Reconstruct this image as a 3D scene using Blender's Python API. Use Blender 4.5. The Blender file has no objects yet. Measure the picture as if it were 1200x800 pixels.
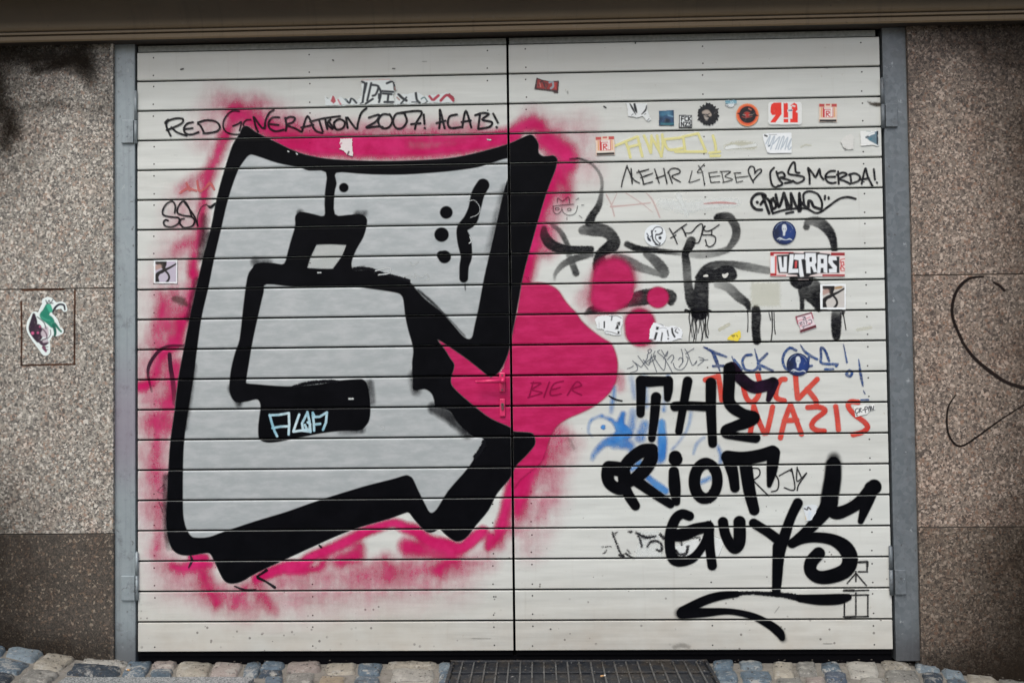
import bpy, bmesh, math, random
import numpy as np
random.seed(7)
rng = np.random.default_rng(7)
scene = bpy.context.scene
COL = scene.collection

# ------------------------------------------------------------------ camera
F, CX, CY, CZ = 1095.6, 0.1162, -3.9391, 1.1898
RX, RY, RZ = 1.5975, 0.0119, 0.0286
def _rot(rx, ry, rz):
    cx, sx, cy, sy, cz, sz = math.cos(rx), math.sin(rx), math.cos(ry), math.sin(ry), math.cos(rz), math.sin(rz)
    X = np.array([[1,0,0],[0,cx,-sx],[0,sx,cx]]); Y = np.array([[cy,0,sy],[0,1,0],[-sy,0,cy]]); Z = np.array([[cz,-sz,0],[sz,cz,0],[0,0,1]])
    return Z @ Y @ X
RM = _rot(RX, RY, RZ); CP = np.array([CX, CY, CZ])
cam = bpy.data.cameras.new('camera'); camo = bpy.data.objects.new('camera', cam); COL.objects.link(camo)
camo.location = CP; camo.rotation_euler = (RX, RY, RZ); cam.sensor_width = 36; cam.lens = 36 * F / 1200
cam.clip_start = 0.05; cam.clip_end = 500; scene.camera = camo
# a survey of the photograph gives positions on the door; these turn them into metres on a real plane
def meas(x, y, z):                       # metres -> survey units
    d = np.stack([np.asarray(x, float) - CX, np.asarray(y, float) - CY + 0 * np.asarray(x, float), np.asarray(z, float) - CZ], -1) @ RM
    return 600 + F * d[..., 0] / -d[..., 2], 400 - F * d[..., 1] / -d[..., 2]
def ray(px, py):
    return RM @ np.array([(px - 600) / F, (400 - py) / F, -1.0])
def on_wall(px, py, y0=0.0):             # survey units -> (x, z) on the plane y = y0
    r = ray(px, py); t = (y0 - CY) / r[1]
    return CX + t * r[0], CZ + t * r[2]
def ground_z(x, y=0):
    return float(np.interp(x, [-6, -2.4, -2.1, -1.85, -1.62, -1.3, 1.5, 1.66, 1.9, 2.15, 2.5, 6], [.10, .052, .030, -.006, -.034, -.038, -.040, -.052, -.088, -.132, -.165, -.23]))
def on_ground(px, py):
    r = ray(px, py); z = -0.04
    for _ in range(12):
        t = (z - CZ) / r[2]; x = CX + t * r[0]; z = .5 * z + .5 * ground_z(x)
    return CX + t * r[0], CY + t * r[1]

# ------------------------------------------------------------------ helpers
def lin(c):
    return tuple(((v / 255) / 12.92 if v / 255 <= .04045 else ((v / 255 + .055) / 1.055) ** 2.4) for v in c)
def tag(o, label=None, cat=None, group=None, kind=None):
    if label: o['label'] = label
    if cat: o['category'] = cat
    if group: o['group'] = group
    if kind: o['kind'] = kind
    return o
def empty(name, loc, label, cat, group=None):
    o = bpy.data.objects.new(name, None); COL.objects.link(o); o.location = loc; o.empty_display_size = .05
    return tag(o, label, cat, group)
def link(name, me, parent=None):
    o = bpy.data.objects.new(name, me); COL.objects.link(o)
    if parent is not None:
        o.parent = parent
        m = parent.matrix_basis.copy(); p = parent.parent
        while p: m = p.matrix_basis @ m; p = p.parent
        o.matrix_parent_inverse = m.inverted()
    return o
def obj(name, bm, mats, parent=None, smooth=False):
    me = bpy.data.meshes.new(name); bm.normal_update(); bm.to_mesh(me); bm.free()
    for m in (mats if isinstance(mats, (list, tuple)) else [mats]): me.materials.append(m)
    if smooth:
        for p in me.polygons: p.use_smooth = True
    return link(name, me, parent)
def box(bm, x0, x1, y0, y1, z0, z1, bev=0.0, mi=0, seg=1):
    t = bmesh.new()
    bmesh.ops.create_cube(t, size=1)
    for v in t.verts: v.co = ((x0 + x1) / 2 + v.co.x * (x1 - x0), (y0 + y1) / 2 + v.co.y * (y1 - y0), (z0 + z1) / 2 + v.co.z * (z1 - z0))
    if bev: bmesh.ops.bevel(t, geom=t.edges[:], offset=bev, segments=seg, affect='EDGES', profile=.5)
    for f in t.faces: f.material_index = mi
    me = bpy.data.meshes.new('t'); t.to_mesh(me); t.free(); bm.from_mesh(me); bpy.data.meshes.remove(me)
def cyl(bm, p0, p1, r, seg=16, r2=None, mi=0):
    from mathutils import Vector
    p0, p1 = Vector(p0), Vector(p1); d = p1 - p0
    t = bmesh.new(); bmesh.ops.create_cone(t, cap_ends=True, segments=seg, radius1=r, radius2=r if r2 is None else r2, depth=d.length)
    q = d.to_track_quat('Z', 'Y')
    for v in t.verts: v.co = q @ v.co + (p0 + p1) / 2
    for f in t.faces: f.material_index = mi; f.smooth = len(f.verts) == 4
    me = bpy.data.meshes.new('t'); t.to_mesh(me); t.free(); bm.from_mesh(me); bpy.data.meshes.remove(me)

class NT:
    def __init__(s, name):
        s.m = bpy.data.materials.new(name); s.m.use_nodes = True; s.n = s.m.node_tree; s.b = s.n.nodes['Principled BSDF']; s.out = s.n.nodes['Material Output']
        s.tc = s.n.nodes.new('ShaderNodeTexCoord')
    def node(s, t, **k):
        x = s.n.nodes.new(t)
        for a, v in k.items(): setattr(x, a, v)
        return x
    def put(s, sock, v):
        if hasattr(v, 'links') or hasattr(v, 'is_output'): s.n.links.new(v, sock)
        else: sock.default_value = v if not (isinstance(v, tuple) and len(v) == 3 and sock.type == 'RGBA') else (*v, 1)
    def coord(s, scale=(1, 1, 1), src='Object'):
        mp = s.node('ShaderNodeMapping'); s.n.links.new(s.tc.outputs[src], mp.inputs[0]); mp.inputs['Scale'].default_value = scale; return mp.outputs[0]
    def noise(s, sc, det=3, rough=.55, co=None, out='Fac', dist=0):
        x = s.node('ShaderNodeTexNoise'); s.put(x.inputs['Vector'], co if co is not None else s.coord()); x.inputs['Scale'].default_value = sc; x.inputs['Detail'].default_value = det
        x.inputs['Roughness'].default_value = rough; x.inputs['Distortion'].default_value = dist; return x.outputs[out]
    def voro(s, sc, co=None, out='Color', feature='F1'):
        x = s.node('ShaderNodeTexVoronoi', feature=feature); s.put(x.inputs['Vector'], co if co is not None else s.coord()); x.inputs['Scale'].default_value = sc; return x.outputs[out]
    def math(s, op, a, b=0.0, c=0.0, clamp=False):
        x = s.node('ShaderNodeMath', operation=op); x.use_clamp = clamp
        s.put(x.inputs[0], a); s.put(x.inputs[1], b); s.put(x.inputs[2], c); return x.outputs[0]
    def rng(s, v, a, b, c, d, smooth=False):
        x = s.node('ShaderNodeMapRange'); x.interpolation_type = 'SMOOTHSTEP' if smooth else 'LINEAR'
        s.put(x.inputs['Value'], v); x.inputs['From Min'].default_value = a; x.inputs['From Max'].default_value = b; x.inputs['To Min'].default_value = c; x.inputs['To Max'].default_value = d; return x.outputs[0]
    def mix(s, f, a, b, mode='MIX'):
        x = s.node('ShaderNodeMix', data_type='RGBA', blend_type=mode); s.put(x.inputs[0], f); s.put(x.inputs[6], a); s.put(x.inputs[7], b); return x.outputs[2]
    def ramp(s, f, stops, mode='LINEAR'):
        x = s.node('ShaderNodeValToRGB'); x.color_ramp.interpolation = mode; e = x.color_ramp.elements
        while len(e) < len(stops): e.new(.5)
        for el, (p, c) in zip(e, stops): el.position = p; el.color = (*c, 1) if len(c) == 3 else c
        s.put(x.inputs[0], f); return x.outputs[0]
    def attr(s, n, out='Fac'):
        x = s.node('ShaderNodeAttribute', attribute_name=n); return x.outputs[out]
    def sep(s, v, i):
        x = s.node('ShaderNodeSeparateXYZ'); s.put(x.inputs[0], v); return x.outputs[i]
    def bump(s, h, st, dist=.001):
        x = s.node('ShaderNodeBump'); s.put(x.inputs['Height'], h); x.inputs['Strength'].default_value = st; x.inputs['Distance'].default_value = dist; s.n.links.new(x.outputs[0], s.b.inputs['Normal'])
    def base(s, c, rough=.6, metal=0.0, spec=.5):
        s.put(s.b.inputs['Base Color'], c); s.put(s.b.inputs['Roughness'], rough); s.put(s.b.inputs['Metallic'], metal); s.put(s.b.inputs['Specular IOR Level'], spec); return s.m
    def alpha(s, a):
        tr = s.node('ShaderNodeBsdfTransparent'); mx = s.node('ShaderNodeMixShader'); s.put(mx.inputs[0], a)
        s.n.links.new(tr.outputs[0], mx.inputs[1]); s.n.links.new(s.b.outputs[0], mx.inputs[2]); s.n.links.new(mx.outputs[0], s.out.inputs[0])

# ------------------------------------------------------------------ materials
def mat_board():
    t = NT('cream_board_paint')
    w = t.coord((1, 1, 1)); st = t.coord((2.2, 1, 90))
    c = t.mix(t.noise(1.7, 4, .6, w), (.595, .635, .605), (.675, .715, .69))
    c = t.mix(t.math('MULTIPLY', t.noise(1, 3, .6, st), .22), c, (.50, .50, .47))
    # every board is a touch different
    bid = t.math('FLOOR', t.math('DIVIDE', t.sep(w, 2), .128))
    wn = t.node('ShaderNodeTexWhiteNoise', noise_dimensions='1D'); t.put(wn.inputs['W'], bid)
    c = t.mix(t.math('MULTIPLY', wn.outputs[0], .22), c, (.56, .55, .51))
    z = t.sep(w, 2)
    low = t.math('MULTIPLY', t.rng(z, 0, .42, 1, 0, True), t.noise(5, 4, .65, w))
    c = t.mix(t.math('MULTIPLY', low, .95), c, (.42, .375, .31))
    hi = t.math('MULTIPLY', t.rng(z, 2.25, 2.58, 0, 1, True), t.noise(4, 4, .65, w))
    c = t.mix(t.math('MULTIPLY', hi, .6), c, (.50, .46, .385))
    # specks of splashed dirt, more near the ground
    v = t.voro(30, w, 'Distance'); big = t.noise(9, 2, .5, w)
    sp = t.math('LESS_THAN', v, t.rng(z, 0, .8, .17, .05)); sp = t.math('MULTIPLY', sp, t.rng(big, .50, .60, 0, 1))
    c = t.mix(t.math('MULTIPLY', sp, .75), c, (.14, .13, .12))
    dr = t.math('MULTIPLY', t.rng(t.noise(1, 5, .7, t.coord((34, 1, 1.4))), .60, .74, 0, .30), t.noise(3, 3, .6, w)); c = t.mix(dr, c, (.30, .27, .22))
    rs = t.rng(t.noise(26, 5, .75, w), .66, .72, 0, .55); c = t.mix(rs, c, (.36, .30, .22))
    # scuffs
    sc = t.noise(7, 6, .75, t.coord((1, 1, 3.2)), dist=1.2); c = t.mix(t.rng(sc, .66, .74, 0, .4), c, (.38, .38, .37))
    t.bump(t.math('ADD', t.noise(1, 3, .5, t.coord((1.2, 1, 14))), t.math('MULTIPLY', t.noise(1, 2, .5, t.coord((2.5, 1, 7.8))), 3)), .6, .006)
    return t.base(c, t.rng(sc, .3, .8, .36, .55), 0, .4)
def simple(name, c, rough=.6, metal=0.0, var=.15, sc=30, bump=.0, spec=.5):
    t = NT(name); n = t.noise(sc, 4, .6)
    col = t.mix(n, tuple(v * (1 - var) for v in c), tuple(min(1, v * (1 + var)) for v in c))
    if bump: t.bump(t.noise(sc * 3, 3), bump, .002)
    return t.base(col, rough, metal, spec)
def mat_granite(name, tint, dark=1.0, stops=None, grime_falloff=0):
    t = NT(name); w = t.coord()
    n = t.node('ShaderNodeVectorMath', operation='ADD'); nn = t.noise(60, 2, .5, w, 'Color'); sc = t.node('ShaderNodeVectorMath', operation='SCALE'); t.put(sc.inputs[0], nn); sc.inputs['Scale'].default_value = .012
    t.put(n.inputs[0], w); t.n.links.new(sc.outputs[0], n.inputs[1]); ww = n.outputs[0]
    S = stops or [(0, (.010, .011, .012)), (.14, (.05, .05, .05)), (.26, (.14, .14, .13)), (.42, (.23, .225, .20)), (.62, (.36, .35, .315)), (.78, (.27, .185, .135)), (.87, (.62, .61, .57))]
    a = t.ramp(t.sep(t.voro(165, ww), 0), S, 'CONSTANT')
    b = t.ramp(t.sep(t.voro(100, ww), 1), S, 'CONSTANT')
    c = t.mix(t.rng(t.noise(45, 2, .5, w), .45, .55, 0, 1), a, b)
    fine = t.sep(t.voro(330, w), 2); c = t.mix(.22, c, t.ramp(fine, [(0, (.05, .05, .05)), (.5, (.3, .28, .26)), (1, (.6, .57, .52))]))
    c = t.mix(.06, c, tuple(v * .4 for v in tint))
    big = t.noise(2.3, 5, .65, w); c = t.mix(1.0, c, t.mix(big, tuple(v * .80 * dark for v in tint), tuple(v * 1.18 * dark for v in tint)), 'MULTIPLY')
    pk = t.rng(t.noise(7, 3, .6, w), .5, .72, 0, .35); c = t.mix(pk, c, t.mix(1.0, c, (1.12, .88, .78), 'MULTIPLY'))
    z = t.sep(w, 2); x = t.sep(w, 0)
    if grime_falloff:
        # rain-wash soot stains, and falloff of light painted in, toward the beam
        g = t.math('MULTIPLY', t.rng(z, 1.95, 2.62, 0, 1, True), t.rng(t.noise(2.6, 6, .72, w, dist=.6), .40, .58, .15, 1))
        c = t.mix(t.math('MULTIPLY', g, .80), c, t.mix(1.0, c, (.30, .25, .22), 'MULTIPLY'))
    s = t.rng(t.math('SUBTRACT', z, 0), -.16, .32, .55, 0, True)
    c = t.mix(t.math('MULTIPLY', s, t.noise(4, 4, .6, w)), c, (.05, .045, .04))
    t.bump(t.noise(160, 4, .7, w), .5, .002)
    return t.base(c, .55, 0, .45)
def mat_steel(name, c0, c1, purple=0):
    t = NT(name); w = t.coord()
    c = t.mix(t.noise(5, 5, .65, w), c0, c1)
    c = t.mix(t.math('MULTIPLY', t.sep(t.voro(55, w), 0), .16), c, (.42, .46, .50))
    c = t.mix(t.rng(t.noise(11, 6, .75, w), .54, .70, 0, .75), c, (.10, .105, .115)); c = t.mix(t.rng(t.noise(38, 4, .7, w), .62, .68, 0, .7), c, (.07, .06, .055)); c = t.mix(t.rng(t.noise(24, 4, .7, w), .30, .36, .5, 0), c, (.52, .56, .58))
    z = t.sep(w, 2); c = t.mix(t.rng(z, -.03, .14, .72, 0, True), c, (.075, .075, .08))
    c = t.mix(t.math('MULTIPLY', t.rng(z, 2.35, 2.62, 0, .6), t.noise(14, 4, .6, w)), c, (.16, .14, .12))
    st = t.rng(t.noise(1, 3, .6, t.coord((60, 1, 1.6))), .5, .75, 0, .35); c = t.mix(st, c, (.15, .16, .17))
    if purple: c = t.mix(t.math('MULTIPLY', t.math('MULTIPLY', t.rng(z, .6, .9, 0, 1, True), t.rng(z, 1.0, 1.35, 1, 0, True)), .4), c, (.26, .16, .24))
    t.bump(t.noise(90, 3), .2, .001)
    return t.base(c, .5, .25, .5)
def mat_paint(name, c, c2=None, grain=.25, rough=.42, gs=420, streak=0, field=False, rough_edge=0, es=60, worn=0, spec=.06, soft_field=False):
    """paint film: 'edge' is the distance to the rim of the stroke, 'cover' its thickness"""
    t = NT(name); w = t.coord()
    col = c
    if c2 is not None:
        f = t.noise(9, 4, .65, t.coord((1, 1, 3.0)) if streak else w)
        col = t.mix(t.rng(f, .35, .7, 0, 1, True), c, c2)
    if streak: col = t.mix(t.math('MULTIPLY', t.noise(1, 3, .6, t.coord((3, 1, 160))), streak), col, tuple(v * .62 for v in c))
    g = t.math('SUBTRACT', t.noise(gs, 2, .6, w), .5)
    e = t.attr('edge'); cv = t.attr('cover')
    if rough_edge:
        e = t.math('ADD', e, t.math('MULTIPLY', t.math('SUBTRACT', t.noise(es, 4, .7, w), .5), rough_edge))
    a = t.rng(t.math('ADD', e, t.math('MULTIPLY', g, grain * 4)), 1, -1, 0, 1, True)
    if field:
        k = t.math('MULTIPLY', t.math('MULTIPLY', cv, t.math('SUBTRACT', 1, cv)), 4)
        cloud = t.math('SUBTRACT', t.noise(14, 5, .7, w), .5)
        cv = t.math('ADD', cv, t.math('MULTIPLY', k, t.math('ADD', t.math('MULTIPLY', g, grain * 2), (t.math('MULTIPLY', cloud, .8) if soft_field else t.math('ADD', t.math('MULTIPLY', cloud, .9), t.math('MULTIPLY', t.math('SUBTRACT', t.noise(1, 5, .7, t.coord((40, 1, 11))), .5), .6))))), clamp=True)
    if worn: cv = t.math('MULTIPLY', cv, t.rng(t.noise(1, 6, .8, t.coord((34, 1, 80))), .36, .58, 1 - worn, 1))
    a = t.math('MULTIPLY', a, cv, clamp=True)
    t.base(col, rough, 0, spec); t.alpha(a); return t.m
def mat_printed(name='printed_sticker', rough=.28):
    t = NT(name); c = t.attr('Col', 'Color'); n = t.noise(60, 4, .7); t.bump(t.noise(45, 3, .6), .5, .003)
    c = t.mix(t.rng(n, .58, .75, 0, .25), c, (.45, .45, .42))
    return t.base(c, rough, 0, .4)

M_BOARD = mat_board()
M_DARK = simple('shadow_black_backing', (.003, .003, .004), .9, spec=.05)
M_SCREW = simple('tarnished_screw', (.16, .16, .15), .5, .6)
M_STEEL = mat_steel('galvanised_steel', (.22, .27, .29), (.34, .395, .415), 1)
M_STEEL_D = mat_steel('weathered_galvanised_steel', (.085, .105, .12), (.165, .19, .205))
M_STRIP = simple('galvanised_edge', (.22, .23, .215), .55, .3, .5, 70, .3)
M_WL = mat_granite('speckled_granite', (1.06, 1.03, .98), 1.06, grime_falloff=1)
M_WR = mat_granite('pinkish_granite', (1.06, .90, .80), .78, grime_falloff=1)
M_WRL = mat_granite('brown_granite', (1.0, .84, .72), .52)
M_WLP = mat_granite('dark_plinth_granite', (1.0, .92, .82), .60, stops=[(0, (.006, .006, .006)), (.26, (.022, .02, .018)), (.5, (.055, .048, .042)), (.72, (.12, .10, .085)), (.86, (.24, .17, .12)), (.94, (.50, .45, .38))])
def mat_beam():
    t = NT('brown_painted_metal'); w = t.coord()
    c = t.mix(t.noise(3, 5, .65, t.coord((1, 1, 3))), (.19, .138, .08), (.25, .185, .11))
    st = t.rng(t.noise(1, 5, .7, t.coord((26, 1, 1.2))), .56, .74, 0, .45); c = t.mix(st, c, (.06, .045, .03))
    c = t.mix(t.rng(t.noise(45, 3, .7, w), .66, .72, 0, .5), c, (.05, .04, .03))
    c = t.mix(t.rng(t.noise(30, 5, .7, w), .60, .70, 0, .3), c, (.30, .27, .22))
    z = t.sep(w, 2); c = t.mix(t.math('MULTIPLY', t.rng(z, on_wall(600, 27, -.07)[1], on_wall(600, 6, -.14)[1], 0, 1), t.rng(t.noise(1.3, 4, .6, w), .3, .7, .7, .9)), c, (.035, .028, .02)); ax = t.math('ABSOLUTE', t.sep(w, 0)); c = t.mix(t.math('MULTIPLY', t.rng(ax, 1.2, 2.5, 0, .6), t.noise(2, 4, .6, w)), c, (.03, .025, .02))  # darker upward and toward the ends: shade and corner falloff painted in
    t.bump(t.noise(2, 2, .5, t.coord((1, 1, 5))), .3, .01); return t.base(c, .5, 0, .4)
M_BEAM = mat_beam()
M_GROOVE = simple('dark_brown_groove', (.03, .022, .016), .7)
M_JOINT = simple('joint_mortar', (.12, .11, .10), .9)
M_PRINT = mat_printed()

# ------------------------------------------------------------------ light
w = bpy.data.worlds.new('World'); scene.world = w; w.use_nodes = True
nt = w.node_tree; bg = nt.nodes['Background']; sky = nt.nodes.new('ShaderNodeTexSky'); sky.sky_type = 'NISHITA'; sky.sun_disc = False
ELEV, AZ = math.radians(52), math.radians(196)
sky.sun_elevation = ELEV; sky.sun_rotation = AZ; sky.air_density = 1.0; sky.dust_density = 4.0; sky.ozone_density = 1.0
nt.links.new(sky.outputs[0], bg.inputs[0]); bg.inputs[1].default_value = .15
sun = bpy.data.lights.new('sun', 'SUN'); sun.energy = 1.35; sun.angle = math.radians(25); sun.color = (1, .99, .96)
so = bpy.data.objects.new('sun', sun); COL.objects.link(so)
from mathutils import Vector
sd = Vector((math.sin(AZ) * math.cos(ELEV), math.cos(AZ) * math.cos(ELEV), math.sin(ELEV)))
so.rotation_euler = sd.to_track_quat('Z', 'Y').to_euler(); so.location = (0, -6, 6)
scene.view_settings.view_transform = 'Standard'; scene.view_settings.look = 'None'; scene.view_settings.exposure = 0
scene.render.engine = 'CYCLES'; scene.cycles.transparent_max_bounces = 24; scene.cycles.max_bounces = 6

# ------------------------------------------------------------------ door geometry
PITCH = .128; GAP = .0074; NB = 20; H = PITCH * NB; CH = .0028
XL, XR, XC = -1.592, 1.5637, .0052
LEAF = {}
def profile_rows(z0, z1, step):
    """rows of one board, top and bottom edges rounded back: (z, y)"""
    r = [(z0, CH), (z0 + CH * .5, CH * .3), (z0 + CH, 0)]
    n = max(1, int(round((z1 - z0 - 2 * CH) / step)))
    for i in range(1, n): r.append((z0 + CH + (z1 - z0 - 2 * CH) * i / n, 0))
    return r + [(z1 - CH, 0), (z1 - CH * .5, CH * .3), (z1, CH)]
def make_leaf(side):
    x0, x1 = (XL, -XC) if side == 'l' else (XC, XR)
    lab = ('left leaf of the white boarded garage door, covered by a huge silver graffiti letter' if side == 'l'
           else 'right leaf of the white boarded garage door, carrying many stickers and the black lettering')
    root = empty('garage_door_leaf', ((x0 + x1) / 2, 0, 0), lab, 'garage door', 'two leaves of the garage door')
    bm = bmesh.new()
    for k in range(NB):
        z0, z1 = k * PITCH + GAP / 2, (k + 1) * PITCH - GAP / 2
        dy = rng.uniform(-.0001, .0001)
        rows = profile_rows(z0, z1, .06)
        prev = None
        for z, y in [(z0, .02)] + rows + [(z1, .02)]:
            a = bm.verts.new((x0, y, z)); b = bm.verts.new((x1, y, z))
            if prev: bm.faces.new((prev[0], prev[1], b, a)).smooth = False
            prev = (a, b)
        for x, s in ((x0, 1), (x1, -1)):
            vs = [bm.verts.new((x, y, z)) for z, y in [(z0, .02)] + rows + [(z1, .02)]]
            bm.faces.new(vs if s > 0 else vs[::-1])
    # screws through the boards
    cols = (180.6, 364.5, 575) if side == 'l' else (620, 829, 1016.5)
    for c in cols:
        xs = on_wall(c, 400)[0]
        for k in range(NB):
            for f in (.20, .80):
                if rng.random() < .06: continue
                z = k * PITCH + PITCH * f + rng.uniform(-.003, .003); x = xs + rng.uniform(-.002, .002)
                cyl(bm, (x, .0005, z), (x, -.0004, z), .0042, 8, .0034, mi=1)
                cyl(bm, (x, -.0004, z + .0005), (x, -.00055, z + .0005), .0018, 6, mi=2)
    bmesh.ops.recalc_face_normals(bm, faces=bm.faces[:])
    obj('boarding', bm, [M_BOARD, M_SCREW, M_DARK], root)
    bm = bmesh.new(); box(bm, x0 + .001, x1 - .001, .012, .05, -.0, H - .004); obj('backing_panel', bm, M_DARK, root)
    bm = bmesh.new(); box(bm, x0 + .002, x1 - (.014 if side == 'r' else .0), .002, .011, H - .0005, H + .026, .0015); obj('top_rail', bm, M_STRIP, root)
    bm = bmesh.new(); box(bm, x0 + .002, x1 - .002, .0125, .045, -.018, -.001); obj('bottom_seal', bm, M_DARK, root)
    # hinges
    hs = [((157.0, 160.2), 107, 168, (142.3, 157), 141, 168), ((158.2, 162), 647, 703, (142.3, 158.5), 674, 703)] if side == 'l' else \
         [((1031.6, 1036.2), 92, 150, (1037, 1052), 122, 149), ((1041.3, 1046.2), 640, 697, (1048, 1062), 667, 696)]
    for (pa, pb), ya, yb, (qa, qb), yc, yd in hs:
        h = bpy.data.objects.new('hinge', None); COL.objects.link(h); h.empty_display_size = .02
        xm = (pa + pb) / 2; X, Zt = on_wall(xm, ya, -.01); _, Zb = on_wall(xm, yb, -.01); _, Zm = on_wall(xm, yc, -.01)
        h.parent = root; h.matrix_parent_inverse = root.matrix_basis.inverted(); h.location = (X, 0, Zb)
        def sub(name, bm):
            me = bpy.data.meshes.new(name); bm.normal_update(); bm.to_mesh(me); bm.free(); me.materials.append(M_STEEL_D if side == 'r' else M_STEEL)
            o = bpy.data.objects.new(name, me); COL.objects.link(o); o.parent = h; o.location = (-X, 0, -Zb); return o
        r = .0078 if side == 'r' else .006
        bm = bmesh.new(); cyl(bm, (X, -.008, Zm + .002), (X, -.008, Zt), r, 20); cyl(bm, (X, -.008, Zt), (X, -.008, Zt + .004), r * .9, 20, r * .4)
        cyl(bm, (X, -.008, Zb), (X, -.008, Zm - .001), r, 20); sub('hinge_pin', bm)
        xa, zc = on_wall(qa, yc, -.004); xb, zd = on_wall(qb, yd, -.004)
        bm = bmesh.new(); box(bm, xa, xb, -.011, -.001, zd, zc, .003, seg=2)
        for q_ in (.3, .7): cyl(bm, ((xa + xb) / 2, -.0105, zd + (zc - zd) * q_), ((xa + xb) / 2, -.0125, zd + (zc - zd) * q_), .004, 10, .003)
        sub('hinge_plate', bm)
    LEAF[side] = (root, x0, x1)
make_leaf('l'); make_leaf('r')

# ------------------------------------------------------------------ stroke engine
def Zm(ox, oy, s):
    def f(pts, r=None, soft=None, dens=None, sm=True, closed=False):
        out = []
        for p in pts:
            x, y = ox + p[0] / s, oy + p[1] / s
            rr = (p[2] if len(p) > 2 else r) / s
            dd = p[3] if len(p) > 3 else (1.0 if dens is None else dens)
            out.append((x, y, rr, dd))
        if closed: out.append(out[0])
        if sm and len(out) > 2: out = smooth(out)
        return ('s', np.array(out), soft if soft is not None else .55)
    def poly(pts, soft=.6, dens=1.0, sm=False):
        q = [(ox + a / s, oy + b / s) for a, b in pts]
        if sm: q = smooth(q, True)
        return ('p', [np.array(q)], soft, dens)
    f.poly = poly
    f.dot = lambda x, y, r, soft=.6, dens=1.0: ('s', np.array([(ox + x / s, oy + y / s, r / s, dens), (ox + x / s + .01, oy + y / s, r / s, dens)]), soft)
    return f
def smooth(pts, closed=False, n=5):
    P = [np.array(p, float) for p in pts]; N = len(P); out = []
    for i in range(N if closed else N - 1):
        if closed: a, b, c, d = P[i - 1], P[i], P[(i + 1) % N], P[(i + 2) % N]
        else: a, b, c, d = P[max(i - 1, 0)], P[i], P[i + 1], P[min(i + 2, N - 1)]
        for k in range(n):
            t = k / n
            q = .5 * ((2 * b) + (c - a) * t + (2 * a - 5 * b + 4 * c - d) * t * t + (3 * b - a - 3 * c + d) * t ** 3)
            out.append(tuple(q))
    if not closed: out.append(tuple(P[-1]))
    return out
def seg_dist(U, V, s):
    """signed distance to a chain of tapered capsules, with the density at the nearest point"""
    best = np.full(U.shape, 1e9); dn = np.zeros(U.shape)
    for (x0, y0, r0, d0), (x1, y1, r1, d1) in zip(s[:-1], s[1:]):
        dx, dy = x1 - x0, y1 - y0; L = dx * dx + dy * dy + 1e-9
        t = np.clip(((U - x0) * dx + (V - y0) * dy) / L, 0, 1)
        d = np.hypot(U - x0 - t * dx, V - y0 - t * dy) - (r0 + t * (r1 - r0))
        m = d < best; best = np.where(m, d, best); dn = np.where(m, d0 + t * (d1 - d0), dn)
    return best, dn
def poly_dist(U, V, rings):
    best = np.full(U.shape, 1e9); ins = np.zeros(U.shape, bool)
    for R in rings:
        Q = np.roll(R, -1, 0)
        for (x0, y0), (x1, y1) in zip(R, Q):
            dx, dy = x1 - x0, y1 - y0; L = dx * dx + dy * dy + 1e-9
            t = np.clip(((U - x0) * dx + (V - y0) * dy) / L, 0, 1)
            best = np.minimum(best, np.hypot(U - x0 - t * dx, V - y0 - t * dy))
            if y0 != y1:
                c = ((y0 > V) != (y1 > V)) & (U < (x1 - x0) * (V - y0) / (y1 - y0) + x0); ins ^= c
    return np.where(ins, -best, best)
def prim_bbox(p, pad):
    if p[0] == 's': a = p[1]; r = a[:, 2].max(); return a[:, 0].min() - r - pad, a[:, 0].max() + r + pad, a[:, 1].min() - r - pad, a[:, 1].max() + r + pad
    a = np.concatenate(p[1]); return a[:, 0].min() - pad, a[:, 0].max() + pad, a[:, 1].min() - pad, a[:, 1].max() + pad
def evaluate(U, V, prims, field=False):
    edge = np.full(U.shape, 9.0); cov = np.zeros(U.shape); acc = np.zeros(U.shape)
    cu, ru = U[0], V[:, 0]
    for p in prims:
        soft = p[2]; pad = soft * 1.4 + 2
        x0, x1, y0, y1 = prim_bbox(p, pad)
        ii = np.where((V.max(1) >= y0) & (V.min(1) <= y1))[0]; jj = np.where((U.max(0) >= x0) & (U.min(0) <= x1))[0]
        if len(ii) == 0 or len(jj) == 0: continue
        sl = (slice(ii[0], ii[-1] + 1), slice(jj[0], jj[-1] + 1))
        if p[0] == 's': d, dn = seg_dist(U[sl], V[sl], p[1])
        else: d = poly_dist(U[sl], V[sl], p[1]); dn = np.full(d.shape, p[3])
        if field:
            t = np.clip((soft - d) / (2 * soft), 0, 1); a = t * t * (3 - 2 * t) * dn
            acc[sl] = 1 - (1 - acc[sl]) * (1 - a)
        else:
            e = d / soft; m = e < edge[sl]
            # inside several strokes the denser one shows
            ce, cc = edge[sl], cov[sl]
            inside = (e < 0) & (ce < 0)
            cov[sl] = np.where(inside, np.maximum(cc, dn), np.where(m, dn, cc)); edge[sl] = np.minimum(ce, e)
    if field: cov = acc; edge = np.where(acc > .004, -1.0, 9.0)
    return edge, cov
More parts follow.
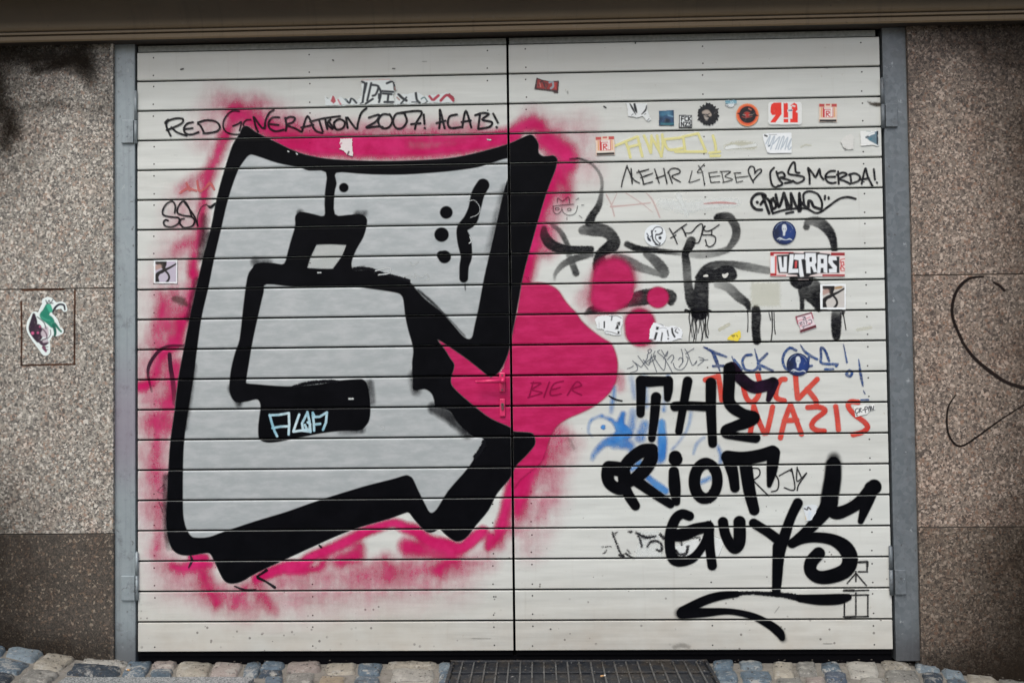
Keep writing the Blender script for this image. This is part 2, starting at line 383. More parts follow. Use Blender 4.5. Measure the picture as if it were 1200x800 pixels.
def grid_mesh(name, XX, ZZ, YY, keep, attrs, mat, parent, col=None):
    nr, nc = XX.shape
    used = np.zeros((nr, nc), bool)
    used[:-1, :-1] |= keep; used[1:, :-1] |= keep; used[:-1, 1:] |= keep; used[1:, 1:] |= keep
    idx = -np.ones((nr, nc), int); idx[used] = np.arange(used.sum())
    co = np.stack([XX[used], YY[used], ZZ[used]], 1).astype(np.float32)
    r, c = np.where(keep)
    quads = np.stack([idx[r, c], idx[r, c + 1], idx[r + 1, c + 1], idx[r + 1, c]], 1).astype(np.int32)
    me = bpy.data.meshes.new(name)
    me.vertices.add(len(co)); me.vertices.foreach_set('co', co.ravel())
    me.loops.add(quads.size); me.loops.foreach_set('vertex_index', quads.ravel())
    me.polygons.add(len(quads)); me.polygons.foreach_set('loop_start', np.arange(0, quads.size, 4, dtype=np.int32))
    me.update(calc_edges=True)
    for k, a in attrs.items():
        at = me.attributes.new(k, 'FLOAT', 'POINT'); at.data.foreach_set('value', a[used].astype(np.float32))
    if col is not None:
        at = me.attributes.new('Col', 'FLOAT_COLOR', 'POINT'); cc = np.ones((len(co), 4), np.float32); cc[:, :3] = col[used]; at.data.foreach_set('color', cc.ravel())
    me.materials.append(mat)
    return link(name, me, parent)
_film = [0]
def paint(name, prims, mat, layer, step=1.0, label=None, field=False, sides='lr', exclude=None):
    """a film of paint lying on the boards; one mesh for each door leaf it crosses, broken at every gap"""
    _film[0] += 1                       # each film lies a hair above the one sprayed before it
    b = np.array([prim_bbox(p, p[2] + 1) for p in prims]); u0, u1, v0, v1 = b[:, 0].min(), b[:, 1].max(), b[:, 2].min(), b[:, 3].max()
    c = [on_wall(u, v) for u in (u0, u1) for v in (v0, v1)]
    wx0, wx1, wz0, wz1 = min(a[0] for a in c), max(a[0] for a in c), min(a[1] for a in c), max(a[1] for a in c)
    st = step * .0036
    for s in sides:
        root, x0, x1 = LEAF[s]
        xa, xb = max(x0 + .0002, wx0), min(x1 - .0002, wx1)
        if xb - xa < .002: continue
        xs = np.linspace(xa, xb, max(2, int((xb - xa) / st) + 1))
        zs, ys, ok = [], [], []
        for k in range(NB):
            z0, z1 = k * PITCH + GAP / 2, (k + 1) * PITCH - GAP / 2
            if z1 < wz0 or z0 > wz1: continue
            rows = profile_rows(z0, z1, st)
            for i, (z, y) in enumerate(rows): zs.append(z); ys.append(y); ok.append(i < len(rows) - 1)
        if len(zs) < 2: continue
        zs, ys, ok = np.array(zs), np.array(ys), np.array(ok)
        XX, ZZ = np.meshgrid(xs, zs); YY = np.repeat(ys[:, None], len(xs), 1)
        U, V = meas(XX, 0, ZZ)
        e, cv = evaluate(U, V, prims, field)
        if exclude is not None: e = np.maximum(e, -evaluate(U, V, exclude)[0])
        mn = np.minimum(np.minimum(e[:-1, :-1], e[1:, :-1]), np.minimum(e[:-1, 1:], e[1:, 1:]))
        mc = np.maximum(np.maximum(cv[:-1, :-1], cv[1:, :-1]), np.maximum(cv[:-1, 1:], cv[1:, 1:]))
        keep = (mn < 1.35) & (mc > .012) & ok[:-1, None]
        if keep.sum() < 4: continue
        o = grid_mesh(name, XX, ZZ, YY - .0004 * layer - .0000035 * _film[0], keep, {'edge': e, 'cover': cv}, mat, root)
        if label: o['label'] = label
def paint_each(name, prims, mat, layer, step=1.0, field=False):
    for p in prims: paint(name, [p], mat, layer, step, None, field)
def wall_paint(name, prims, mat, y0, parent, step=.8, label=None):
    b = np.array([prim_bbox(p, p[2] + 1) for p in prims]); u0, u1, v0, v1 = b[:, 0].min(), b[:, 1].max(), b[:, 2].min(), b[:, 3].max()
    c = [on_wall(u, v, y0) for u in (u0, u1) for v in (v0, v1)]
    xs = np.arange(min(a[0] for a in c), max(a[0] for a in c), step * .0036); zs = np.arange(min(a[1] for a in c), max(a[1] for a in c), step * .0036)
    XX, ZZ = np.meshgrid(xs, zs); U, V = meas(XX, y0, ZZ); e, cv = evaluate(U, V, prims)
    mn = np.minimum(np.minimum(e[:-1, :-1], e[1:, :-1]), np.minimum(e[:-1, 1:], e[1:, 1:]))
    o = grid_mesh(name, XX, ZZ, np.full(XX.shape, y0), mn < 1.3, {'edge': e, 'cover': cv}, mat, parent)
    if label: o['label'] = label
def sticker(label, base, items, bg, name='sticker', layer=9, y0=None, step=.4, group='stickers on the garage door', torn=0):
    """a printed sticker: flat vinyl or paper with its print carried as colour"""
    b = np.array([prim_bbox(p, .5) for p in base]); u0, u1, v0, v1 = b[:, 0].min(), b[:, 1].max(), b[:, 2].min(), b[:, 3].max()
    yy = -.0004 * layer - .0003 if y0 is None else y0
    c = [on_wall(u, v, yy) for u in (u0, u1) for v in (v0, v1)]
    ax0, ax1, az0, az1 = min(a[0] for a in c), max(a[0] for a in c), min(a[1] for a in c), max(a[1] for a in c)
    xs = np.arange(ax0, ax1, step * .0036); zs = np.arange(az0, az1, step * .0036)
    XX, ZZ = np.meshgrid(xs, zs); U, V = meas(XX, yy, ZZ)
    e, _ = evaluate(U, V, base)
    if torn: # ragged paper edge
        n = rng.normal(0, 1, (U.shape[0] // 3 + 2, U.shape[1] // 3 + 2)); n = np.kron(n, np.ones((3, 3)))[:U.shape[0], :U.shape[1]]; e = e + n * torn
    col = np.tile(np.array(lin(bg)), (*U.shape, 1))
    for it, cc in items:
        pr = it if isinstance(it, list) else [it]
        ei, cv = evaluate(U, V, pr)
        t = np.clip((1 - ei) / 2, 0, 1) * cv
        col = col * (1 - t[..., None]) + np.array(lin(cc)) * t[..., None]
    mn = .25 * (e[:-1, :-1] + e[1:, :-1] + e[:-1, 1:] + e[1:, 1:])
    keep = mn < 0
    if keep.sum() < 2: return
    r, cI = np.where(keep)
    xc, zc = XX[r, cI].mean(), ZZ[r, cI].mean()
    root = None
    o = grid_mesh(name, XX - xc, ZZ - zc, np.zeros(XX.shape), keep, {}, M_PRINT, None, col)
    o.location = (xc, yy, zc)
    tag(o, label, 'sticker', group)
    return o
I = Zm(0, 0, 1)
A00, A30, A60, A90 = Zm(0, 0, 4), Zm(300, 0, 4), Zm(600, 0, 4), Zm(900, 0, 4)
B00, B30, B60, B90 = Zm(0, 200, 4), Zm(300, 200, 4), Zm(600, 200, 4), Zm(900, 200, 4)
C00, C30, C60, C90 = Zm(0, 400, 4), Zm(300, 400, 4), Zm(600, 400, 4), Zm(900, 400, 4)
D00, D30, D60, D90 = Zm(0, 600, 4), Zm(300, 600, 4), Zm(600, 600, 4), Zm(900, 600, 4)

# ------------------------------------------------------------------ paint colours
K = lin((14, 15, 20))
P_BLACK = mat_paint('black_spray_paint', lin((4, 5, 9)), lin((9, 10, 15)), .10, .45)
P_PINK = mat_paint('magenta_paint', lin((182, 18, 84)), lin((206, 38, 106)), .10, .34, streak=.45, spec=.25)
P_PINKM = mat_paint('magenta_spray_mist', lin((188, 24, 90)), lin((206, 46, 112)), .30, .5, field=True)
P_SILV = mat_paint('silver_paint', lin((166, 174, 176)), lin((184, 190, 192)), .10, .32, streak=.06, spec=.4)
P_SILV.node_tree.nodes['Principled BSDF'].inputs['Metallic'].default_value = .12
P_PEN = mat_paint('black_marker', lin((14, 14, 18)), lin((38, 38, 44)), .15, .4, worn=.3)
P_DRY = mat_paint('half_dry_black_marker', lin((22, 22, 26)), None, .2, .5, worn=.4, rough_edge=.9, es=260)
P_ROLL = mat_paint('runny_black_ink', lin((22, 23, 26)), lin((38, 39, 43)), .35, .45, gs=160, rough_edge=1.8, es=120, worn=.3)
P_RED = mat_paint('red_spray_paint', lin((206, 50, 38)), lin((226, 84, 66)), .25, .5, worn=.25)
P_BLUEM = mat_paint('dark_blue_marker', lin((22, 54, 112)), lin((58, 96, 156)), .25, .45, gs=200, worn=.55, rough_edge=1.5, es=200)
P_BLUES = mat_paint('blue_spray_mist', lin((46, 118, 196)), lin((84, 150, 212)), .30, .5, field=True)
P_YEL = mat_paint('pale_yellow_marker', lin((240, 234, 150)), None, .2, .5)
P_FAINT = mat_paint('faded_red_pen', lin((206, 110, 108)), None, .3, .5)
P_WHITE = mat_paint('pale_blue_paint_pen', lin((140, 190, 208)), lin((205, 226, 232)), .1, .4, worn=.3)
P_GHOST = mat_paint('glue_residue', lin((206, 206, 184)), None, .4, .6, rough_edge=3, es=90)
P_PALE = mat_paint('cleaned_patch', lin((232, 238, 237)), None, .4, .6, field=True, soft_field=True)
P_DIRT = mat_paint('grime_film', lin((70, 62, 52)), None, .4, .7, rough_edge=3, es=70)
P_MAG = mat_paint('faint_dark_pen_on_pink', lin((146, 18, 70)), None, .3, .5)

# ------------------------------------------------------------------ the big letter
outer = [(290,148),(300,155),(320,165),(350,179),(375,185),(400,187.5),(450,189),(500,187.5),(537,184),(575,175),(597.6,168),(614,160.6),(622,158),(627,162),(631,169),(631,179),(636,183),(642,183),(649,182.5),(653,187),(652,194),(650,201),
 (641,224),(630,260),(620,296),(612.5,325),(605,366),(600,392),(595,415),(586,434),(577,441),(572,440),(550,422.5),(525,405),(512.5,397.5),(520,407.5),(528,420),(532.5,428),(529,441),(529,450),(537.5,460),(555,475),(575,490),(597,500),
 (602,505),(615,506),(624,507.5),(627,514),(626,522),(615,535),(605,545),(597.5,560),(582.5,577.5),(572.5,597),(557.5,615),(547.5,628),(540,633),(532.5,633),(522.5,626),(515,619.5),(507.5,623),(500,622.5),(492.5,616),(484,606),(479,600),
 (473,601),(455,607.5),(425,616),(400,625),(375,636),(332.5,655.5),(300,671),(282.5,681),(270,683),(262.5,679),(256,667),(250,654),(245,647.5),(236,648),(225,650),(212.5,649.5),(204,645),(199,636),(196,622),(195,605),(196,586),(197.5,550),(200,515),(205,479),(209,444),(215.5,409),
 (222.5,373),(230,338),(238,303),(247,269),(254,233),(263,200),(272,172),(277,163),(281,157),(284,150)]
holeA = [(382,202),(381,225),(380.5,240),(380,253),(367.5,251),(358,249),(351,249),(346,254),(346,265),(341,282),(337.5,295),(333,309),(322,308.5),(310,307.5),(300,309),(296,314),(290,325),(285,362),(281,397),(276,412),(271,432),(269,452),(271,464),(277.5,471),(290,470),(300,467.5),(304,470),(305.5,477.5),(303,497),(303,510),(305,515),(312.5,518),(325,517.5),(350,512.5),(375,507.5),(400,504.5),(420,504),(427.5,500),(433,491),(434,475),(432,457.5),(429,447.5),(425,444.5),(420,444),(395,446),(375,450),(337,452.5),(300,450),(290,449),(288.5,446),
 (291,430),(296,400),(302.5,370),(309,342.5),(312.5,333),(345,336),(375,336),(412.5,336),(440,339),(462.5,342.5),(470,345.5),(473,352.5),(475,370),(479,388),(482.5,400),(484.5,412),(483,425),(484,446),(485,457),(497.5,455.5),(506,461),(509,470),(511,477),(522.5,479),(530,484),(536,494),(546,504),(555,511),(567.5,514.5),(560,527.5),(550,546),(525,575),(512,596),(504,600),(497.5,589),(490,574),(484,561),(480,557.5),(475,556.5),(460,561),(425,570),(375,585.5),(335,599.5),(300,610),(262.5,622.5),(245,628.7),(230,629.5),(224,627.5),(219,620),(216,610),(214.5,595),(214.5,550),(216,515),(221,479),(226.5,444),(231,409),
 (236,373),(244,338),(251,303),(259,269),(267.5,233),(278,202),(285,190),(292,182),(300,182.5),(325,191),(350,196),(362,200)]
holeB = [(394,202.5),(420,203.5),(440,204.5),(475,204.5),(512,202),(537,199.5),(560,196),(575,191.5),(592,186),(597,188),(597,203),(591,222.5),(582.5,260),(575,292.5),(567.5,325),(561,360),(556,382.5),(552.5,396),(544,395),(532.5,382.5),(517.5,366),(500,352),(487.5,339),(484,334),(475,328),(455,322.5),(435,316.5),(420,317),(414,316.5),(412,307.5),(417.5,292.5),(426,277.5),(430,262),(429,255),(422.5,251),(407.5,252),(392.5,251),(392,227),(394.5,215)]
holeC = [(371,286.5),(388,286),(406,287),(401,300),(390,315),(375,315),(360,314),(364,301)]
def sm(r, n=3): return np.array(smooth(r, True, n))
OUT = ('p', [sm(outer), sm(holeA), sm(holeB), np.array(holeC, float)], 1.0, 1.0)
extra = [I.dot(403, 220, 5.4, 1), I.dot(523, 249, 7.3, 1), I.dot(517.5, 275, 8.3, 1), I.dot(521, 301, 7.4, 1), I.dot(517, 299, 5, 1),
 I([(566,217,7.4),(560,228,7.6),(556,245,7.2),(551,258,8),(541.5,268,6),(544,282,8),(546.5,300,6.6),(544,312,5.4),(543.5,326,5)], soft=1.0),
 I([(540,268,3),(547,264,5)], soft=1), I([(545,333,.6),(545.4,340,.5)], soft=.8)]
SILV = [('p', [sm([(q[0], q[1]) for q in outer])], .8, 1.0)]
paint('silver_fill', SILV, P_SILV, 3, 1.5, 'silver grey fill of the big graffiti letter', exclude=[('p', [sm(holeC)], .8, 1.0)])
# over-spray shadows at the rim of the black line
fog = [I([(243,275,5,.55),(237,300,6,.6),(240,255,4,.4)], soft=4), I([(232,330,5,.4),(222,372,5,.45)], soft=3), I([(226,430,5,.5),(222,460,4,.5),(216,500,4,.45)], soft=3),
 I([(196,560,5,.5),(195,610,4,.6),(199,640,4,.4)], soft=3), I([(272,455,5,.6),(280,472,4,.6)], soft=3), I([(433,450,5,.5),(436,470,4,.4)], soft=3), I([(485,440,6,.5),(488,458,5,.5)], soft=4),
 I([(508,478,6,.7),(530,490,7,.7),(548,508,6,.7)], soft=4), I([(420,252,5,.5),(428,250,3,.5)], soft=3), I([(300,307,6,.5),(315,306,4,.4)], soft=3), I([(352,250,4,.6)]*2, soft=3, sm=False),
 I([(572,300,4,.3),(584,250,4,.35),(592,220,4,.3)], soft=4), I([(490,340,1.4,.75),(505,353,1.6,.8),(522,370,1.4,.6),(545,394,1,.5)], soft=1.6), I([(400,505,4,.3),(424,503,4,.6)], soft=3)]
P_BLACKF = mat_paint('black_spray_mist', lin((16, 16, 22)), None, .25, .5, field=True)
paint_each('black_overspray', fog, P_BLACKF, 4, 1.3, field=True)
paint('thin_silver_patch', [('p', [sm(holeC)], .8, .35)], P_SILV, 3, 1.0)
paint('black_outline', [OUT] + extra, P_BLACK, 5, 1.15, 'thick black outline of the big graffiti letter')
ragged = [B30([(460,462),(500,458),(545,466),(600,486),(655,500),(715,516)], 9, 1.0), C30([(180,212),(240,196),(345,186),(380,190)], 8, 1.0), C30([(1030,540),(1060,500),(1072,470)], 12, 1.0)]
P_RAG = mat_paint('patchy_black_paint', lin((15, 16, 21)), None, .5, .5, gs=120, rough_edge=4, es=150)
paint_each('black_outline_patch', ragged, P_RAG, 6, .8)
scr = [B30([(725,430),(735,445),(760,430)], 2.2), B30([(690,498),(720,490),(750,505),(745,485),(775,500),(800,485),(810,510),(770,515)], 2.4), B30([(560,470),(625,455),(625,480),(575,488)], 3), B30([(1003,310),(1010,330),(1000,340)], 3),
  C30([(437,268),(455,268)], 4), A30([(1085,655),(1100,657)], 3), B30([(290,478),(305,478)], 3), B30([(995,145),(1025,140),(1050,175),(1040,205),(1005,220)], 1.2), C30([(588,395),(600,402),(598,412)], 3), A30([(190,720),(194,724)], 3), A30([(150,710),(154,712)], 3)]
paint_each('chipped_paint_mark', scr, mat_paint('chipped_pale_paint', lin((190, 196, 196)), None, .4, .5, rough_edge=2, es=200), 6, .6)

# ------------------------------------------------------------------ magenta
solid = [('p', [sm([(586,436),(596,412),(601,392),(606,366),(613,325),(622,331),(634,331),(647,335),(655,341),(661,350),(668,359),(675,366),(682,376),(695,388),(708,397),(716,402),(721,412),(724,425),(723,440),(720,452),(711,464),(696,476),(680,484),(664,491),(652,500),(645,512),(640,528),(634,542),(622,552),(610,562),(602,572),(596,560),(590,520),(560,495),(525,460),(520,440),(508,395),(530,400),(560,425)])], 2.2, 1.0),
 I([(712,318,14,.75),(718,326,24,1),(718,338,25,1),(714,345,22,1)], soft=6), I.dot(771, 348.5, 12.5, 2.2), I([(750,380,18),(750,388,17.5)], soft=3),
 I([(705,350,14,.85),(725,350,9,.6),(745,347,7,.2)], soft=6)]
paint('magenta_backdrop', solid, P_PINK, 2, 1.3, 'solid magenta bubble and drops beside the big letter')
m = []
def M(pts, soft, dens=1.0, r=None): m.append(I(pts, r, soft, dens))
# along the top
M([(278,130,10),(292,140,8),(312,150,9),(340,160,9),(372,172,8)], 12, .85)
M([(330,168,8),(380,176,8),(430,178,8),(500,178,8),(560,170,9),(600,160,9)], 9, 1.0); M([(400,165,6),(480,164,6),(560,163,6),(600,160,8)], 9, .95); M([(360,165,8),(390,165,8),(470,170,6)], 6, .9)
M([(305,150,12),(360,152,9),(450,152,5),(560,150,6)], 16, .5); M([(270,125,8),(300,128,8)], 18, .6); M([(300,120,6),(340,140,8)], 20, .3)
M([(262,162,6),(256,178,6),(249,196,6),(243,210,6),(240,228,5),(237,250,5),(234,268,6),(230,290,5)], 8, .85)
M([(275,140,6),(266,155,6)], 10, .85); M([(228,322,5),(224,345,5),(219,365,6),(212,387,6),(206,400,6)], 8, .9); M([(228,300,5),(225,320,5)], 6, .9)
M([(218,284,6),(208,292,5)], 9, .55); M([(225,212,6),(214,222,5),(240,205,6)], 9, .45); M([(186,345,4),(190,360,4),(182,390,6),(184,412,5)], 10, .6); M([(205,345,10),(200,380,10)], 14, .45)
M([(165,453,6),(176,449,5)], 6, 1.0); M([(182,440,5),(186,425,4),(195,412,6),(210,402,5)], 9, .8); M([(206,430,8),(202,460,6),(198,475,6)], 9, .8); M([(178,495,6),(192,490,7),(200,500,5)], 9, .45)
M([(184,500,5),(185,530,5),(184,560,5),(190,590,5),(186,620,4),(184,645,4)], 10, .45); M([(170,420,10),(175,480,14),(180,540,16),(180,600,12)], 22, .28); M([(200,370,14),(196,440,14),(192,500,12)], 14, .35)
# bottom left and along the foot
M([(203,663,4),(215,666,5),(232,660,6),(246,661,5)], 8, 1.0); M([(232,662,6),(240,678,6),(247,695,5),(254,706,5)], 10, .85); M([(225,652,4),(240,653,5)], 4, .85); M([(290,686,4),(280,700,5),(273,710,4)], 8, .6); M([(300,682,6),(312,704,5),(322,716,3)], 9, .55)
M([(186,655,6),(205,672,8),(235,690,12),(290,706,14)], 18, .38)
M([(300,678,5),(316,671,6),(335,664,7),(352,662,7),(366,652,6),(382,645,6),(400,637,6),(415,629,6),(435,620,6),(460,613,5),(475,618,6),(488,622,7),(500,632,7),(520,638,8),(540,642,7),(556,630,7),(566,622,6)], 4.5, 1.0)
M([(340,668,5),(372,666,4),(380,655,5)], 6, .95); M([(395,652,7),(420,650,6)], 10, .75); M([(420,640,7),(418,650,6),(400,658,6)], 8, .8); M([(478,640,10),(490,642,9)], 7, .95); M([(505,645,9),(530,652,9),(512,668,4)], 8, .8); M([(452,655,5),(458,675,4)], 12, .55)
M([(575,630,7),(573,642,3),(584,625,6),(590,605,6),(594,588,6),(598,570,5)], 5, .95); M([(592,615,7),(585,638,5)], 8, .6)
M([(330,680,8),(380,675,9),(440,672,10),(520,668,10),(570,655,8)], 18, .42); M([(310,695,8),(350,700,8),(420,690,8),(500,684,8)], 18, .2)
# right of the letter
M([(607,150,6),(622,145,9),(634,148,6)], 8, .9); M([(640,165,12),(652,172,12),(664,180,11),(668,192,7)], 9, .95); M([(626,140,10),(650,155,12)], 16, .4)
M([(652,200,12),(662,215,7),(664,235,4)], 12, .9); M([(642,215,12),(633,245,9),(626,270,9),(620,300,10),(616,325,8)], 9, 1.0); M([(650,200,20),(645,240,12),(636,290,10)], 18, .45)
M([(640,270,8),(645,290,6)], 12, .5); M([(605,385,12),(600,420,14)], 8, .8); M([(706,340,20),(720,325,26)], 12, .4); M([(748,372,14),(756,396,10)], 10, .5); M([(700,365,10),(680,350,6)], 10, .3)
M([(650,510,16),(635,545,12),(618,560,12),(608,590,8),(605,620,5)], 14, .6); M([(622,530,16),(606,575,10)], 8, .9); M([(670,520,10),(660,545,10),(640,580,10),(625,605,6)], 14, .28); M([(606,600,6),(612,570,10)], 8, .85); M([(725,440,4),(728,455,3)], 7, .55)
M([(190,340,16),(188,420,18),(186,520,18),(186,620,16),(200,680,16)], 34, .22); M([(250,700,16),(330,708,14),(430,700,12),(540,686,12)], 30, .18); M([(215,240,12),(205,300,14)], 26, .25); M([(255,120,14),(240,160,12)], 22, .25)
M([(680,150,14),(690,200,10)], 22, .22); M([(640,580,18),(620,640,10)], 26, .25); M([(425,672,12),(470,664,10),(540,660,10)], 14, .3)
paint('magenta_overspray', m, P_PINKM, 1, 1.6, 'soft magenta spray haze round the big letter', field=True)

# ------------------------------------------------------------------ runny black tag behind the stickers
r = [Zm(630,180,6.667)([(255,45,5,.8),(330,42,7,.8),(400,70,7,.5),(460,120,9,.45),(500,200,11,.4),(500,290,11,.55),(480,400,20,.75),(430,480,24,.95),(405,535,30,.9)]),
 B60([(330,280,16,.55),(380,275,26,.75),(440,285,24,.75),(475,320,22,.85),(470,350,26,.95),(415,390,18,1),(410,440,26,.95),(400,480,10,.8)]),
 B60([(150,270,10,.6),(155,310,18,.8),(190,350,20,.95),(260,370,16,1),(370,368,12,1)]), B60([(190,255,8,.4),(230,290,10,.6),(260,350,10,.7),(270,400,12,.5),(300,480,13,.8)]),
 B60([(375,395,8,.6),(300,410,14,.75),(240,440,12,.6),(205,480,8,.45),(200,510,4,.3)]),
 B60([(540,345,12,.85),(590,365,12,1),(680,375,10,1),(800,388,10,.35),(880,395,14,.35),(960,385,14,.45),(1010,370,12,.55)]),
 B60([(1010,370,10,.6),(1045,320,15,.7),(1050,270,16,.8),(1020,220,16,.75),(975,215,14,.95),(955,220,8,1)]),
 B60([(630,390,14,.6),(680,430,20,.7),(710,475,22,.65),(690,482,12,.5),(620,460,16,.5),(540,430,24,.55),(490,410,20,.45)]),
 B60([(345,670,6,.6),(380,650,14,.95),(480,625,20,.9),(560,605,26,.9),(640,590,30,.9),(740,585,22,.85),(745,615,14,.9)]),
 B60([(840,330,18,.75),(830,355,18,1),(812,390,14,1),(818,440,16,.75),(822,500,16,.6),(830,560,18,.85),(850,610,28,.95),(870,650,20,1)]),
 B60([(890,520,26,.9),(885,580,30,.9),(880,640,34,1),(880,655,36,1)]), B60([(870,500,10,.95),(910,460,16,.9),(960,440,14,.75),(1030,438,12,.75),(1100,450,16,.55),(1200,468,14,.45)]),
 B60([(900,500,24,1),(960,490,26,1),(1010,480,30,1),(1030,490,20,1)]), B60([(960,535,12,.3),(1010,545,18,.45),(1060,590,18,.65),(1100,620,14,.9),(1110,645,8,1)]),
 B60([(1143,650,16,1),(1145,690,18,.9),(1143,740,16,1),(1148,796,16,1)]), 
 B90([(0,468,12,.45),(30,475,10,.4)]), B90([(180,265,12,.8),(190,240,14,.55),(230,240,20,.6),(270,265,20,.85),(300,310,16,1),(312,370,12,.9)]),
 B90([(155,520,18,.8),(165,560,20,.85),(160,600,10,.9),(160,645,8,1)]), B90([(190,540,40,.6),(210,570,40,.9),(225,610,22,1),(238,645,14,1)]), B90([(150,507,40,1),(175,507,30,1)]),
 B90([(320,665,18,.6),(320,700,20,1),(320,770,16,1),(322,790,6,1)]), B90([(350,665,8,.8)]*2, sm=False)]
r = [('s', p[1] * np.array([1, 1, 1.22, 1.02]), 1.3) for p in r]
paint('runny_black_tag', r, P_ROLL, 1, .9, 'dripping grey and black tag in broad brush-like strokes')
dr = []
for x, y, e in ((842,668,780),(858,672,790),(877,668,760),(896,668,792),(833,668,798),(850,668,806),(864,672,800),(888,668,800),(905,668,782),(918,668,770)):
    q = [(x + 3 * math.sin(k * 1.3 + x), y + (e - y) * k / 6, 2.6 - .15 * k, 1) for k in range(7)]; dr.append(B60(q, dens=1, soft=.6))
dr += [B60([(868,665,10),(866,690,7),(864,706,3)]), B60([(905,668,2.5),(910,760,2.5),(918,782,3)]), B60([(1104,655,2.6),(1106,700,2),(1104,755,2.6)]), B90([(18,665,3),(20,740,2.5),(14,798,2.5)]), B90([(4,665,2),(12,700,2)]), B90([(28,665,2),(30,730,2),(34,765,2.6)]), B90([(350,665,4),(356,690,2.4),(365,745,2.6)]), B90([(340,665,2),(342,690,2)]),
  B60([(815,655,8),(835,660,8),(880,655,12),(930,658,6)])]
paint_each('ink_drip', dr, P_PEN, 3, .6)
paint_each('white_gap_in_tag', [B60([(900,494,4),(912,492,6),(918,495,2)]), B60([(988,488,4),(998,494,9),(1010,484,5)])], mat_paint('bare_board', lin((214, 216, 210)), None, .2, .5), 2, .6)

# ------------------------------------------------------------------ pen lettering
ZA, ZB = Zm(180,120,5.4545), Zm(380,85,5.4545)
q = []
def pen(z, r, *strokes, **k):
    for s in strokes: q.append(z(s, r, **k))
pen(ZA, 6.5, [(75,130),(95,112),(82,150),(110,215)], [(75,135),(105,114),(150,103),(188,108),(180,135),(120,165),(85,178)], [(115,160),(150,192),(212,214)],
 [(252,128),(215,138),(195,168),(205,198),(240,207),(288,192)], [(205,172),(250,166)], [(285,140),(300,150),(325,198)], [(285,130),(340,115),(400,125),(425,158),(408,185),(360,196),(320,200)],
 [(640,95),(652,150),(668,188)], [(645,98),(695,165),(716,150)], [(712,168),(716,120),(738,72),(768,50)],
 [(804,98),(762,98),(736,130),(742,165),(780,186),(832,176)], [(745,140),(800,146)], [(842,100),(850,150),(845,182)], [(842,108),(872,94),(904,102),(890,128),(850,146),(900,165),(945,190)],
 [(950,186),(985,90),(1030,175),(1078,198)], [(945,162),(1022,145)], [(1000,125),(1090,103),(1192,90)], [(1060,120),(1082,188)], [(1100,130),(1110,170)], [(1118,120),(1150,165)])
pen(ZA, 5, [(548,58),(500,58),(458,100),(445,150),(465,190),(510,205),(548,205)], [(508,152),(540,140),(562,128),(550,182)], [(622,112),(592,115),(575,140),(580,168)])
pen(ZB, 7, [(8,300),(12,330),(20,362)], [(40,302),(20,330),(52,362)], [(92,298),(62,325),(78,365),(120,356),(132,320),(104,300),(80,305)], [(140,290),(150,355)], [(150,290),(205,362),(216,325),(236,262),(270,230)],
 [(285,290),(350,272),(330,315),(270,352),(340,346),(374,350)], [(420,272),(372,270),(345,312),(368,355),(412,352),(436,310),(418,268)], [(515,262),(462,265),(440,312),(460,356),(500,355),(528,312),(512,262)],
 [(490,258),(620,250),(590,320),(580,362)], [(555,332),(615,326)], [(636,270),(641,330)], [(642,356),(644,358)],
 [(735,358),(740,300),(740,240),(770,358)], [(718,325),(775,310)], [(848,270),(802,282),(790,328),(810,356),(872,350)], [(882,352),(905,247),(940,352)], [(878,318),(936,308)],
 [(965,275),(1012,260),(1052,268),(1010,302),(1070,318),(1058,348),(985,362)], [(995,265),(984,360)], [(1080,265),(1110,322)], [(1100,350),(1103,352)])
paint('marker_writing', q, P_PEN, 7, .6, 'black marker line reading RED GENERATION 2007! ACAB!')
q = []; ZC = Zm(160,200,5.333)
pen(ZC, 5.5, [(240,265),(243,220),(225,192),(192,205),(166,245),(170,278),(220,290),(265,296),(262,330),(220,352),(180,345),(170,322),(182,308),(198,312)], [(345,285),(325,225),(295,190),(262,225),(258,265),(300,282),(342,288),(364,312),(350,345),(300,356),(272,330),(278,305),(298,300)], [(295,190),(335,245),(365,290),(384,345)])
pen(ZC, 2.5, [(384,345),(384,280),(410,225),(440,212)]); q.append(ZC([(445,218,4),(462,228,9),(478,218,8),(492,205,5)]))
paint('marker_tag', q, P_PEN, 7, .6, 'small looping black tag at the left edge of the door')
q = []
ZD = Zm(870,180,7.0588)
pen(ZD, 8.5, [(260,118),(232,150),(230,200),(245,260),(275,280),(295,265)], [(280,150),(300,210),(330,250),(300,270)], [(290,165),(330,155),(350,190),(310,200),(370,215),(410,235),(350,245)], [(470,160),(440,150),(432,80),(410,82),(380,140),(385,170),(440,180),(505,195),(500,225),(450,245),(415,225)],
 [(555,250),(553,180),(542,120),(580,165),(605,195),(635,130),(645,180),(670,215)], [(765,145),(720,148),(685,185),(700,230),(740,245),(770,240)], [(690,195),(765,192)], [(790,150),(795,250)], [(780,175),(830,158),(860,175),(800,210),(840,225),(890,250)], [(890,170),(900,245)], [(880,175),(930,165),(970,190),(960,225),(910,245)], [(985,250),(1015,125),(1035,190),(1080,280)], [(980,215),(1045,205)], [(1085,130),(1095,215)], [(1110,240),(1113,243)])
pen(ZD, 6, [(90,240),(60,180),(48,140),(65,108),(95,115),(102,160)], [(102,165),(120,140),(150,130),(155,150),(125,180),(88,225)])
paint('marker_writing', q, P_PEN, 7, .6, 'black marker words UBS MERDA! with a small heart before them'); q = []
